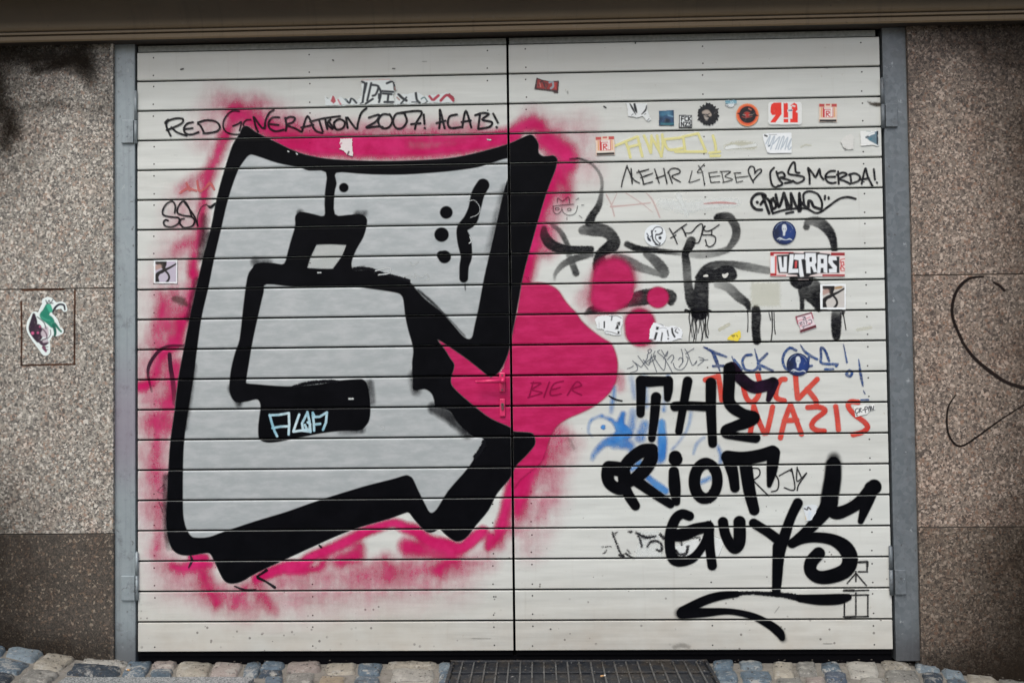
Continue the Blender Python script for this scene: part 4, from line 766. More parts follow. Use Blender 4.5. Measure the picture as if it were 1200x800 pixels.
def bluedisc(z, cx, cy, R, lab):
    s = R / 110
    P = lambda *a: [(cx + u * s, cy + v * s, q_ * s) for u, v, q_ in a]
    it = [(z([(cx + 30 * s, cy, 74 * s, .8)] * 2, soft=4, sm=False), (30, 62, 132)), (z([(cx - 60 * s, cy, 40 * s, .7)] * 2, soft=4, sm=False), (16, 24, 44)), (z(P((0, -60, 20), (2, -35, 22), (0, -10, 12), (-2, 20, 9)), soft=.6), (206, 214, 220)), (z(P((-64, 60, 3), (-40, 50, 7), (-10, 62, 5), (20, 66, 3), (50, 58, 6), (72, 68, 3)), soft=.5), (200, 210, 218)), (z(P((-46, 70, 3), (-30, 62, 4)), soft=.5), (180, 190, 204)), (z(P((-8, -40, 3), (-6, -30, 3)), soft=.5), (120, 130, 144)), (z(P((10, -40, 3), (10, -28, 3)), soft=.5), (120, 130, 144)), (z(P((-80, -40, 2), (-60, -72, 2), (-20, -95, 2)), soft=.5, dens=1), (120, 140, 176)), (z(P((24, -94, 2), (62, -70, 2), (82, -36, 2)), soft=.5), (120, 140, 176))]
    sticker(lab, [z.dot(cx, cy, R, .4)], it, (20, 36, 78))
bluedisc(z, 312, 222, 110, 'round dark blue sticker with a pale bust, just above the ULTRAS sticker')
bluedisc(Zm(820,395,5.4545), 628, 175, 73, 'round dark blue sticker with a pale bust over the blue marker words')
# ULTRAS
it = [(rect(z, 190, 402, 400, 420), (168, 40, 46)), (rect(z, 180, 402, 215, 438), (168, 40, 46)), (rect(z, 750, 408, 880, 436), (150, 38, 44)), (rect(z, 180, 602, 240, 628), (168, 40, 46)), (rect(z, 670, 612, 880, 630), (160, 40, 46)), (rect(z, 240, 618, 330, 628), (168, 40, 46)), (rect(z, 226, 440, 240, 602), (206, 60, 62))]
it += [(z.poly([(240,432),(350,425),(358,408),(490,415),(500,400),(640,402),(650,412),(740,420),(760,445),(830,445),(830,600),(640,602),(560,622),(540,640),(440,640),(430,618),(350,612),(340,602),(262,600),(250,560)], .8), (24, 24, 30))]
Lw = (226, 232, 236)
def L(pts): it.append((z.poly(pts, .5), Lw))
def Lk(pts, c=(24, 24, 30)): it.append((z.poly(pts, .4), c))
L([(254,448),(284,446),(294,545),(306,545),(308,446),(338,444),(336,590),(274,590)]); L([(364,424),(398,424),(402,440),(388,560),(444,560),(444,596),(350,600)]); L([(400,470),(412,424),(500,424),(500,466),(472,472),(496,632),(462,636),(452,600),(448,480)])
L([(506,470),(512,412),(608,412),(614,500),(600,520),(620,590),(590,592),(570,540),(556,540),(560,602),(520,600),(514,480)]); Lk([(548,452),(572,450),(572,494),(550,494)])
L([(626,430),(640,424),(714,432),(716,600),(682,592),(680,550),(656,550),(650,600),(620,600),(624,500)]); Lk([(654,466),(682,466),(682,510),(656,510)])
L([(728,450),(736,436),(800,446),(806,480),(766,480),(768,500),(806,540),(804,594),(734,598),(730,562),(770,556),(740,520),(726,500)])
L([(186,450),(214,446),(216,590),(188,592)])
Lk([(412,488),(434,486),(430,552),(410,552)], (196, 70, 72))
it += [(z([(844,562),(846,496),(868,496),(872,524),(848,530),(876,562)], 5, .5, sm=False), (190, 44, 50)), (z([(836,500),(842,474),(878,466)], 4, .5, sm=False), (196, 60, 62)), (z([(838,550),(846,578),(878,578)], 4, .5, sm=False), (196, 60, 62)), (rect(z, 420, 636, 560, 660), (30, 28, 34))]
sticker('wide red and white sticker with the block letters ULTRAS', [rect(z, 180, 398, 882, 632), rect(z, 440, 620, 545, 662)], it, (226, 212, 210), step=.4)
z = Zm(890,325,8)
def xphoto(z, x0, y0, x1, y1, lab, tint):
    w_, h_ = x1 - x0, y1 - y0
    P = lambda *a: [(x0 + u * w_, y0 + v * h_, q_ * w_) for u, v, q_ in a]
    dk = (24, 20, 24)
    it = [(rect(z, x0, y0, x1, y1), tint), (z(P((.0, .02, .10), (.3, .15, .12), (.42, .35, .08)), soft=.6), (60, 52, 48)), (z(P((.05, .3, .12), (.2, .25, .1)), soft=1), (176, 148, 140)), (z(P((.15, -.02, .10), (.45, .05, .1), (.42, .3, .05)), soft=.5), dk), (z(P((1.0, .12, .04), (.7, .3, .05), (.45, .42, .07), (.15, .6, .10), (.04, .75, .1)), soft=.5), dk), (z(P((.45, .42, .05), (.62, .62, .05), (.66, .82, .05), (.55, 1, .06)), soft=.5), dk),
          (z(P((.04, .8, .12), (.1, 1, .1)), soft=.5), dk), (z(P((.34, .76, .17), (.34, .8, .16)), soft=.6), tuple(min(255, int(v * 1.02)) for v in tint)), (z(P((.6, .1, .05), (.85, .05, .06)), soft=.8), (166, 134, 92) if tint[0] > 190 else (190, 180, 200))]
    fr = 24 if z is not B00 else 8
    out = z.poly([(x0 - fr, y0 - fr * .6), (x1 + fr * .6, y0 - fr * .9), (x1 + fr * .5, y1 + fr * .8), (x0 - fr * .9, y1 + fr * .7)], .35)
    inner = z.poly([(x0, y0), (x1, y0), (x1, y1), (x0, y1)], .35)
    # keep the print inside the white frame
    frame = [(('p', [np.concatenate([out[1][0]]), inner[1][0]], .35, 1.0), (232, 238, 240))]
    sticker(lab, [out], it + frame, (232, 238, 240))
xphoto(z, 592, 80, 797, 282, 'white-framed square photo sticker of dark crossing shapes, right of the runny black strokes', (196, 194, 190))
xphoto(B00, 728, 425, 826, 522, 'white-framed square photo sticker of dark crossing shapes, near the left door edge', (186, 180, 196))
it = [(z.poly([(335,365),(490,322),(493,336),(340,380)]), (96, 30, 46)), (z.poly([(378,494),(530,442),(536,468),(382,520)]), (92, 30, 42)), (z.poly([(335,365),(348,362),(366,435),(355,440)]), (150, 60, 76)), (z.poly([(480,325),(492,322),(510,385),(498,388)]), (150, 60, 76))]
it += [(z(s, 3.6, .5), (52, 46, 72)) for s in ([(405,372),(425,372),(408,398),(430,396)], [(425,368),(435,395)], [(375,425),(400,418),(380,440),(405,440)], [(415,415),(420,440)], [(432,412),(445,410),(440,434)], [(460,402),(482,395),(490,425),(470,430)], [(400,462),(420,456),(410,478)], [(430,455),(450,448)], [(455,446),(475,440)])]
it += [(z(s, 3, .5), (196, 90, 106)) for s in ([(360,410),(380,400),(400,396)], [(440,385),(475,372)], [(375,460),(395,450)], [(455,430),(480,436)])]
sticker('small tilted white sticker with dark red corners and tiny lettering', [z.poly([(335,365),(490,322),(512,385),(500,392),(515,430),(528,440),(536,468),(382,520),(376,494),(386,486),(366,440),(356,440)])], it, (226, 210, 216))
z = Zm(680,360,8)
K1 = (30, 32, 36)
sticker('torn white sticker with broken black letters, left of the magenta drop', [z.poly([(140,120),(160,85),(270,72),(395,80),(400,150),(378,200),(380,255),(330,262),(230,240),(225,205),(160,200)])],
 [(rect(z, 218, 130, 232, 195), K1), (z([(175,145),(178,190)], 2, .5), (150, 154, 156)), (z([(272,80),(300,84),(340,80),(385,100)], 3), K1), (z([(298,84),(292,120)], 6), (70, 72, 78)), (z.poly([(345,140),(375,135),(372,170),(360,172),(358,205),(325,205),(340,175)]), K1), (z([(230,226),(270,228),(350,250)], 3), K1), (z.poly([(350,222),(370,225),(366,252),(350,248)]), K1), (z([(348,150),(356,168)], 3), (200, 204, 206))], (228, 234, 236), torn=.5)
sticker('torn white sticker with broken black letters, right of the magenta drop', [z.poly([(655,200),(690,140),(770,160),(800,185),(870,170),(935,190),(960,230),(950,290),(900,300),(840,322),(700,318),(645,298)])],
 [(z.poly([(712,180),(740,185),(730,212),(708,210)]), K1), (z.poly([(706,232),(728,236),(708,306),(688,300)]), K1), (z.poly([(764,232),(776,240),(764,318),(752,312)]), K1), (z([(728,148),(760,160),(778,172)], 3), K1), (z.poly([(810,215),(822,212),(832,270),(822,275)]), K1), (z.dot(824,294,8), K1), (z([(860,200),(866,240),(885,275)], 9), K1), (z([(900,205),(890,225),(915,240)], 5), K1), (z([(880,195),(905,190),(930,215)], 2), (90, 92, 96)), (z([(650,300),(700,305)], 4), (100, 50, 66)), (z([(740,200),(775,190),(810,200)], 2), (130, 134, 138))], (230, 236, 240), torn=.5)
z = Zm(770,290,6.667)
sticker('small torn yellow sticker scrap with a dark bee-like mark', [z.poly([(545,715),(575,682),(610,665),(650,645),(655,700),(632,730),(585,725)])], [(z([(585,688),(605,688)], 5), (80, 70, 36)), (z([(622,685),(628,695)], 3), (90, 80, 40)), (z([(590,700),(600,702)], 3), (150, 130, 60))], (232, 212, 74), torn=.4)
z = Zm(820,395,5.4545)
it = [(z(s, 3.2, .4), (40, 44, 56)) for s in ([(1012,455),(998,460),(995,480),(1005,486),(1015,475)], [(1022,480),(1020,458),(1032,455),(1024,468),(1036,476)], [(1042,465),(1052,462)], [(1060,480),(1056,448),(1070,445),(1072,455),(1060,462)], [(1078,470),(1084,440),(1092,470)], [(1096,470),(1094,440),(1108,466),(1112,440)], [(1000,495),(1008,500)])]
sticker('small crooked white sticker with scribbled lettering over the red S of NAZIS', [z.poly([(985,442),(1060,428),(1070,436),(1115,425),(1122,460),(1085,470),(1070,490),(995,510)])], it, (230, 234, 232))
z = Zm(380,85,5.4545)
it = [(z(s, 7.5, .6), (34, 42, 48)) for s in ([(240,60),(262,75),(255,130),(270,70)], [(262,75),(245,190)], [(300,70),(275,180)], [(300,80),(345,90),(330,140),(310,150)], [(345,90),(362,130),(350,190)], [(370,120),(440,125)], [(375,135),(430,140)], [(400,70),(440,60),(450,110)], [(385,190),(440,190)], [(410,140),(405,190)], [(350,140),(350,165)], [(265,200),(310,170)])]
it += [(z([(240,48),(330,46),(425,44)], 4, .6, .7), (190, 130, 122)), (z([(200,190),(225,200),(250,190)], 4), (50, 58, 64)), (z([(455,120),(450,95)], 4), (150, 120, 110))]
sticker('tall torn scrap with black outlined letters, top centre of the left leaf', [z.poly([(236,48),(420,42),(445,60),(462,110),(440,140),(455,200),(230,206),(215,180),(240,150)])], it, (222, 230, 228), torn=.9)
it = [(z.poly([(40,185),(52,150),(62,145),(75,185),(60,200)]), (176, 74, 84)), (z.dot(22,160,7), (36, 56, 58)), (z([(88,175),(105,205)], 5), (200, 120, 130)), (z([(135,170),(160,195),(175,165),(205,195)], 7), (44, 54, 58)), (z([(120,160),(140,180)], 4), (120, 140, 144))]
sticker('low torn scrap with a red letter bit, left of the tall torn scrap', [z.poly([(5,150),(30,170),(55,145),(80,170),(105,155),(140,175),(170,160),(215,180),(232,206),(100,212),(5,212)])], it, (218, 226, 226), torn=.9)
it = [(z([(475,140),(500,165),(525,180)], 9), (30, 36, 40)), (z([(525,160),(490,200)], 6), (46, 54, 58)), (z([(585,130),(592,175),(610,195)], 8), (30, 38, 42)), (z([(560,190),(600,190)], 4), (60, 70, 74)), (z([(620,170),(640,160),(655,180)], 4), (70, 110, 110)), (z([(465,160),(480,175)], 5), (160, 130, 120)), (z([(670,150),(690,175)], 8), (170, 56, 74)), (z([(700,175),(730,148)], 9), (176, 58, 76)), (z([(745,180),(785,145),(825,180)], 9), (170, 52, 70)), (z([(640,200),(660,185)], 4), (80, 90, 92)), (z([(800,140),(828,165)], 8), (150, 44, 60))]
sticker('low torn scrap with black and dark red letter bits, right of the tall torn scrap', [z.poly([(458,130),(500,140),(560,135),(590,125),(640,150),(680,145),(740,140),(790,130),(832,160),(830,192),(720,194),(560,202),(450,206)])], it, (216, 224, 224), torn=.9)
z = A30
sticker('torn pale patch of paper in the magenta band above the big letter', [z.poly([(398,650),(450,650),(454,735),(430,728),(408,705),(388,700),(400,690),(390,672)])], [(z([(385,700),(405,712)], 4), (90, 40, 60)), (z([(435,712),(430,730),(450,735)], 4), (70, 40, 56)), (z([(392,680),(400,672)], 4), (200, 120, 150))], (222, 214, 214), torn=.5)
z = Zm(840,520,5)
sticker('tiny pale torn scrap between the Y and S of GUYS', [z.poly([(505,365),(560,352),(590,360),(580,400),(555,445),(520,452),(515,405)])], [(z([(515,378),(530,384),(535,370),(550,382)], 4), (70, 68, 70)), (z([(520,440),(512,420)], 6), (206, 190, 160)), (z([(545,400),(540,435)], 8, 1, .7), (196, 214, 228))], (214, 222, 226), torn=.5)

# ------------------------------------------------------------------ door frame
fr = empty('door_frame', (0, .0, 0), 'grey galvanised steel frame posts either side of the garage door', 'door frame')
def quadbox(bm, xa_t, xb_t, xa_b, xb_b, y0, y1, z0, z1, bev=.003):
    t = bmesh.new()
    v = [t.verts.new(p) for p in ((xa_b,y0,z0),(xb_b,y0,z0),(xb_b,y1,z0),(xa_b,y1,z0),(xa_t,y0,z1),(xb_t,y0,z1),(xb_t,y1,z1),(xa_t,y1,z1))]
    for f in ((0,1,5,4),(1,2,6,5),(2,3,7,6),(3,0,4,7),(4,5,6,7),(3,2,1,0)): t.faces.new([v[i] for i in f])
    bmesh.ops.bevel(t, geom=t.edges[:], offset=bev, segments=2, affect='EDGES', profile=.5)
    me = bpy.data.meshes.new('t'); t.to_mesh(me); t.free(); bm.from_mesh(me); bpy.data.meshes.remove(me)
ztop = on_wall(150, 49.0)[1]; 
xa = on_wall(133.4, 400)[0]; xb = on_wall(158.3, 400)[0]
bm = bmesh.new(); quadbox(bm, xa, xb, xa, xb, 0, .10, -.06, on_wall(146, 49.5)[1]); o = obj('post', bm, M_STEEL, fr); o['label'] = 'light blue-grey left post of the door frame'
xa = on_wall(1041.8, 400)[0]; xb = on_wall(1070, 400)[0]
bm = bmesh.new(); quadbox(bm, xa, xb, xa, xb, 0, .10, -.045, on_wall(1048, 31.5)[1]); o = obj('post', bm, M_STEEL_D, fr); o['label'] = 'darker grey right post of the door frame'
XPL, XPR = on_wall(133.4, 400)[0], on_wall(1070, 400)[0]
bm = bmesh.new(); box(bm, XPL, XPR, .055, .30, -.2, 3.2); obj('recess', bm, M_DARK, fr)
bm = bmesh.new(); box(bm, XPL + .1, XPR - .1, .02, .054, H + .03, H + .2); obj('header', bm, M_DARK, fr)
bm = bmesh.new(); box(bm, XPL + .1, XPR - .11, .02, .054, -.12, -.02); obj('threshold', bm, M_DARK, fr)

# ------------------------------------------------------------------ side walls: big stone panels with narrow joints
YW = -.016
def wall(name, lab, x0, x1, joints, zlo, zhi, mats, line=None):
    r = empty(name, ((x0 + x1) / 2, YW, 0), lab, 'stone wall')
    zs = [zlo] + joints + [zhi]
    for i in range(len(zs) - 1):
        bm = bmesh.new(); box(bm, x0, x1, YW + (.002 if mats[i] is M_WLP else 0), .25, zs[i] + (.0 if i == 0 else .0022), zs[i + 1] - .0022, .0018, seg=2)
        obj('stone_panel', bm, mats[i], r)
    bm = bmesh.new(); box(bm, x0 + .002, x1 - .002, YW + .009, .24, zlo, zhi - .02); obj('joint', bm, M_JOINT if line is None else line, r)
    return r
zj = lambda px, py: on_wall(px, py, YW)[1]
xl = on_wall(133.2, 400, YW)[0]; xr = on_wall(1071, 400, YW)[0]
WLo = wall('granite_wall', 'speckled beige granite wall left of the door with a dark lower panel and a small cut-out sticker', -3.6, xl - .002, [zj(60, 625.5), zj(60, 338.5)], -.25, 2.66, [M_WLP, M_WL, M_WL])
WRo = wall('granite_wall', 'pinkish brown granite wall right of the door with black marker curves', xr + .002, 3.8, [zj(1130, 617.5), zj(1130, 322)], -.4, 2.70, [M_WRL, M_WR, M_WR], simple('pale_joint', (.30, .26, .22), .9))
# black curves on the right wall
P_WALLK = mat_paint('black_marker_on_stone', lin((34, 28, 26)), None, .35, .6, rough_edge=1.2, es=250)
wq = [B90([(1008,497,4),(950,503,6),(905,535,7),(875,585,7),(863,650,7),(872,710,7),(908,792,7)], soft=.8), B90([(1060,525,5),(1085,538,6),(1108,562,6)], soft=.8), C90([(910,0,6),(960,70,7),(1040,140,8),(1120,192,8),(1215,222,8)], soft=.8)]
wall_paint('marker_curve', wq, P_WALLK, YW - .0008, WRo, label='thick black curve on the right granite wall')
wall_paint('marker_curve', [C90([(880,250,2.5),(848,300,4),(838,360,4.5),(845,430,5),(878,482,5),(920,485,4.5),(1000,432,4),(1100,360,3.5),(1215,288,3)], soft=.7)], P_WALLK, YW - .0008, WRo, label='thin black tick-shaped curve below the thick one')
# rusty outline of a removed sign on the left wall
P_RUST = mat_paint('rust_stain', lin((88, 54, 34)), lin((44, 32, 26)), .35, .8, rough_edge=1.4, es=200)
zz = Zm(10,330,7.27)
wall_paint('rust_line', [zz(s, 6.5, .8, .95, sm=False) for s in ([(115,72),(470,65)], [(565,70),(562,400),(560,705)], [(108,170),(112,450),(108,712)], [(105,712),(350,706),(565,702)])], P_RUST, YW - .0008, WLo, label='rusty rectangular outline where a sign was fixed')
P_SOOT_FALLOFF = mat_paint('soot_and_falloff', lin((36, 30, 24)), None, .25, .8, field=True, gs=160, soft_field=True)  # film shared by wall stains and by corner falloff painted as colour
def soot_falloff(prims, par, up=.0004):
    b = np.array([prim_bbox(p, p[2] + 1) for p in prims]); c = [on_wall(u, v, YW) for u in (b[:, 0].min(), b[:, 1].max()) for v in (b[:, 2].min(), b[:, 3].max())]
    lim = (xl - .004) if par is WLo else 9
    xs = np.arange(min(a[0] for a in c), min(lim, max(a[0] for a in c)), .012); zs = np.arange(min(a[1] for a in c), min(2.64, max(a[1] for a in c)), .012)
    XX, ZZ = np.meshgrid(xs, zs); U, V = meas(XX, YW, ZZ); e, cv = evaluate(U, V, prims, True)
    mc = np.maximum(np.maximum(cv[:-1, :-1], cv[1:, :-1]), np.maximum(cv[:-1, 1:], cv[1:, 1:]))
    grid_mesh('soot_and_falloff', XX, ZZ, np.full(XX.shape, YW - up), mc > .012, {'edge': e, 'cover': cv}, P_SOOT_FALLOFF, par)
soot_falloff([I(p, None, s_, d) for p, s_, d in (([(-30,62,10),(40,66,10),(90,70,12),(106,80,6)], 12, .75), ([(40,85,3),(60,78,4),(78,72,4)], 6, .8), ([(-10,90,10),(4,130,10),(12,150,10),(5,165,8)], 12, .8), ([(95,70,8),(104,95,5)], 12, .45), ([(30,125,4),(70,122,4),(120,130,3)], 8, .3), ([(100,75,10),(135,130,4)], 14, .25))], WLo)
# cut-out sticker on the wall
z = zz; T = (24, 128, 104); DP = (46, 28, 48)
sticker('cut-out sticker of a crowned green creature riding a dark purple shell, white rim', [z([(315,170,32),(345,165,34),(400,205,30),(455,200,30),(480,235,22)], soft=.4), z([(330,230,60),(310,290,60),(360,360,70),(400,420,44),(440,420,30)], soft=.4), z([(225,290,36),(215,380,64),(240,450,60),(290,520,60),(315,590,40)], soft=.4), z([(320,400,80),(300,500,50)], soft=.4)],
 [(z([(335,215,26),(320,260,34),(300,290,34),(350,330,36),(375,370,24)], soft=.6), T), (z([(345,210,20),(360,245,18)], soft=.6), (60, 172, 140)), (z([(385,370,14),(398,430,12),(392,462,9)], soft=.5), (20, 96, 82)), (z([(395,360,12),(430,405,9),(448,424,8)], soft=.5), (24, 110, 92)), (z([(385,260,14),(395,225,10),(430,195,9),(470,200,9),(480,238,7)], soft=.5), (30, 34, 52)), (z([(318,160),(330,182),(345,160),(358,180),(378,152)], 4), (40, 48, 56)), (z([(325,186),(378,184)], 4), (50, 60, 66)),
  (z([(215,280,12),(215,340,30),(205,400,34),(230,450,34),(250,500,18)], soft=.6), DP), (z([(250,390,30),(270,440,28),(265,480,18)], soft=.6), (58, 34, 56)), (z([(310,440,34),(320,400,20)], soft=.8), (198, 186, 194)), (z([(290,400),(320,440),(325,480),(290,495)], 6), (110, 90, 104)), (z([(355,410),(358,450),(330,488)], 3), (60, 40, 60)), (z.dot(205,438,13,.6), (206, 96, 140)), (z.dot(250,435,10,.6), (190, 84, 128)), (z.dot(268,382,9,.6), (180, 90, 124)), (z([(270,512,14),(300,525,22),(335,520,8)], soft=.5), (70, 50, 70)), (z([(300,510,10),(330,505,10)], soft=.5), (190, 178, 188)), (z([(300,560,16),(318,590,10)], soft=.5), (126, 76, 104)), (z([(290,552),(335,556)], 3), (50, 34, 50)), (z([(300,575),(335,578)], 3), (50, 34, 50)), (z([(245,300),(300,345),(320,400)], 4), (20, 60, 60)), (z([(270,290),(310,320),(350,330)], 5, 1, .5), (90, 190, 160))],
 (226, 238, 236), y0=YW - .0012, group='stickers on the wall')

# ------------------------------------------------------------------ beam over the door
bz = lambda py, y: on_wall(600, py, y)[1]
r = empty('overhead_beam', (0, -.1, 2.7), 'brown metal clad beam running over the door and both walls', 'beam')
YB = -.07
def strip(name, prof, mat, smooth_=True):
    bm = bmesh.new(); prev = None
    for y, zv in prof:
        a = bm.verts.new((-4.2, y, zv)); b = bm.verts.new((4.4, y, zv))
        if prev: f = bm.faces.new((prev[0], prev[1], b, a)); f.smooth = smooth_
        prev = (a, b)
    bmesh.ops.recalc_face_normals(bm, faces=bm.faces[:])
    return obj(name, bm, mat, r)
z0 = bz(36.6, YB); z1 = bz(30.0, YB); z2 = bz(28.4, YB); z3 = bz(25.4, YB); z4 = bz(23.8, YB)
strip('underside', [(.05, z0 + .006), (YB + .006, z0 + .0005)], M_GROOVE, False)  # dark colour here paints in the shade beneath the beam
strip('lower_lip', [(YB + .006, z0), (YB, z0 + .006), (YB, z1 - .003), (YB + .003, z1), (YB + .012, z1)], M_BEAM, False)
strip('groove', [(YB + .011, z1 - .002), (YB + .011, z2 + .002)], M_GROOVE, False)
strip('middle_bead', [(YB + .011, z2), (YB + .001, z2 + .001), (YB + .001, z3 - .001), (YB + .011, z3)], M_BEAM, False)
strip('groove', [(YB + .011, z3 - .002), (YB + .011, z4 + .002)], M_GROOVE, False)
prof = [(YB + .011, z4), (YB, z4 + .003)]
for i in range(1, 13):
    a = i / 12 * math.radians(80); prof.append((YB - .20 * (1 - math.cos(a)), z4 + .003 + .115 * math.sin(a)))
prof += [(YB - .27, z4 + .17), (YB - .27, z4 + .9), (.3, z4 + .9)]
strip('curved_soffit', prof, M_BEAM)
bm = bmesh.new(); box(bm, -4.2, 4.4, .001, .28, 2.665 if False else 2.72, z4 + .9); obj('core', bm, M_DARK, r)

# ------------------------------------------------------------------ handle and lock on the left leaf, sprayed over with magenta
M_HANDLE = simple('magenta_painted_metal', lin((214, 46, 104)), .32, .1, .12, 60, .1)
M_LOCK = simple('worn_lock_metal', (.20, .11, .12), .4, .6, .4, 90, .2)
root = LEAF['l'][0]
def part_of(parent, name, bm, m):
    o = obj(name, bm, m); o.parent = parent; return o      # the parent sits at the world origin
h = bpy.data.objects.new('door_handle', None); COL.objects.link(h); h.parent = root; h.matrix_parent_inverse = root.matrix_basis.inverted(); h.empty_display_size = .02
zh = Zm(540,420,10)
def HW(x, y, yy=0): return on_wall(540 + x / 10, 420 + y / 10, yy)
xa, zt = HW(450, 165); xb, zb = HW(522, 390)
bm = bmesh.new(); box(bm, xa, xb, -.010, -.002, zb, zt, .003, seg=2); part_of(h, 'backplate', bm, M_HANDLE)
px_, pz_ = HW(495, 258); qx_, _ = HW(175, 268, -.055); lz = HW(175, 268, -.05)[1]
bm = bmesh.new(); cyl(bm, (px_, -.008, pz_), (px_, -.052, pz_), .0105, 20)
cyl(bm, (px_, -.050, pz_), (qx_ + .004, -.052, lz - .001), .0095, 16, .0062)
t = bmesh.new(); bmesh.ops.create_uvsphere(t, u_segments=16, v_segments=10, radius=.0108)
for v in t.verts: v.co.x += px_; v.co.y -= .050; v.co.z += pz_
for f in t.faces: f.smooth = True
me = bpy.data.meshes.new('t'); t.to_mesh(me); t.free(); bm.from_mesh(me)
t = bmesh.new(); bmesh.ops.create_uvsphere(t, u_segments=12, v_segments=8, radius=.0064)
for v in t.verts: v.co.x += qx_ + .004; v.co.y -= .052; v.co.z += lz - .001
for f in t.faces: f.smooth = True
me = bpy.data.meshes.new('t'); t.to_mesh(me); t.free(); bm.from_mesh(me)
part_of(h, 'lever', bm, M_HANDLE)
bm = bmesh.new(); cx_, cz_ = HW(487, 195); cyl(bm, (cx_, -.0095, cz_), (cx_, -.0125, cz_), .004, 12); cx_, cz_ = HW(487, 365); cyl(bm, (cx_, -.0095, cz_), (cx_, -.0125, cz_), .004, 12); part_of(h, 'screw', bm, M_LOCK)
lk = bpy.data.objects.new('door_lock', None); COL.objects.link(lk); lk.parent = root; lk.matrix_parent_inverse = root.matrix_basis.inverted(); lk.empty_display_size = .02
xa, zt = HW(455, 470); xb, zb = HW(522, 675)
bm = bmesh.new(); box(bm, xa, xb, -.012, -.002, zb, zt, .003, seg=2); part_of(lk, 'lock_plate', bm, M_HANDLE)
cx_, cz_ = HW(490, 540); dx_, dz_ = HW(490, 600)
bm = bmesh.new(); cyl(bm, (cx_, -.011, cz_), (cx_, -.020, cz_), .0075, 20); box(bm, cx_ - .0045, cx_ + .0045, -.018, -.011, dz_, cz_, .001); part_of(lk, 'lock_cylinder', bm, M_LOCK)
bm = bmesh.new(); box(bm, cx_ - .001, cx_ + .001, -.0206, -.0195, cz_ - .004, cz_ + .004); part_of(lk, 'keyhole', bm, M_DARK)

# ------------------------------------------------------------------ ground
def mat_ground():
    t = NT('sandy_mortar'); w = t.coord(); c = t.mix(t.noise(18, 5, .7, w), (.10, .09, .075), (.38, .365, .32)); c = t.mix(t.rng(t.noise(40, 4, .7, w), .55, .7, 0, .7), c, (.10, .085, .06))
    t.bump(t.noise(70, 5, .75, w), .8, .008); return t.base(c, .9)
def mat_stone():
    t = NT('cobble_stone'); w = t.coord(); c = t.attr('Col', 'Color')
    c = t.mix(1.0, c, t.mix(t.noise(26, 5, .7, w), (.34, .34, .35), (1.30, 1.28, 1.22)), 'MULTIPLY')
    c = t.mix(t.rng(t.noise(55, 4, .7, w), .56, .66, 0, .55), c, (.60, .58, .52)); c = t.mix(t.rng(t.noise(33, 5, .75, w), .56, .64, 0, .8), c, (.05, .048, .045)); c = t.mix(t.rng(t.noise(120, 3, .7, w), .58, .64, 0, .5), c, (.09, .08, .07))
    c = t.mix(t.rng(t.noise(15, 6, .75, w), .54, .60, 0, .6), c, (.58, .57, .51)); t.bump(t.noise(38, 7, .75, w), 1.0, .016); return t.base(c, .55, 0, .5)
M_GROUND, M_STONE = mat_ground(), mat_stone()
bm = bmesh.new(); xs = [-60, -12, -6] + list(np.arange(-3, 3.01, .06)) + [6, 12, 60]; ys = [.3, 0, -.1, -.2, -.3, -.5, -1, -2, -5, -14, -60]
V_ = [[bm.verts.new((x, y, ground_z(x) - .018)) for x in xs] for y in ys]
for i in range(len(ys) - 1):
    for j in range(len(xs) - 1): bm.faces.new((V_[i][j], V_[i + 1][j], V_[i + 1][j + 1], V_[i][j + 1])).smooth = True
tag(obj('ground', bm, M_GROUND), kind='structure')
BL, DB, BE, PK, LB, GR, WH = (.14, .205, .265), (.045, .07, .10), (.45, .42, .35), (.42, .365, .335), (.26, .335, .39), (.31, .31, .285), (.54, .53, .48)
quads = []                                        # (corners in ground metres, colour)
def gq(px, c): quads.append(([on_ground(*p) for p in px], c))
def gr4(x0, x1, y0, y1, c, k=None):
    k = (x0 + x1 - 1200) / 2 * .012 if k is None else k
    gq([(x0, y0), (x1, y0), (x1 + k, y1), (x0 + k, y1)], c)
gq([(-20,750),(10,752),(2,764),(-30,764)], BL); gq([(12,753),(52,761),(38,772),(4,765)], LB); gq([(-20,766),(36,773),(20,786),(-30,782)], BL); gq([(-30,784),(18,787),(4,803),(-40,800)], DB); gq([(56,762),(90,767),(70,784),(38,778)], BE); gq([(36,780),(68,785),(56,799),(22,794)], GR); gq([(18,797),(54,800),(46,812),(8,812)], BE)
gq([(98,764),(152,769),(146,777),(94,773)], WH); gq([(90,774),(145,778),(140,788),(78,785)], DB); gq([(152,772),(178,772),(172,788),(143,788)], BL); gq([(180,773),(208,773),(202,781),(176,781)], PK); gq([(178,782),(204,782),(201,788.5),(175,788.5)], BL)
gr4(210, 248, 773, 789, BE, -4); gr4(251, 284, 773, 789, PK, -4); gr4(288, 306, 773, 789, BL, -4)
gr4(309, 334, 774, 782, BL, -3); gr4(306, 332, 784, 789, DB, -3); gr4(312, 332, 790, 806, BL, -3); gr4(338, 376, 773.5, 784, PK, -2); gr4(336, 370, 786, 799, GR, -2); gr4(381, 417, 773.5, 785, BE, -2); gr4(375, 405, 788, 806, (.50, .42, .30), -2); gr4(420, 448, 774, 787, BL, -2); gr4(416, 446, 789, 803, BL, -2); gr4(453, 512, 773, 779, BE, -1); gr4(458, 510, 780, 794, WH, -1); gr4(453, 510, 796, 812, WH, -1); gr4(514, 528, 775, 782, LB, 0); gr4(514, 527, 784, 792, BL, 0); gr4(514, 527, 793, 806, BL, 0)
gr4(336, 372, 801, 815, GR, -2); gr4(417, 446, 805, 818, BE, -2)
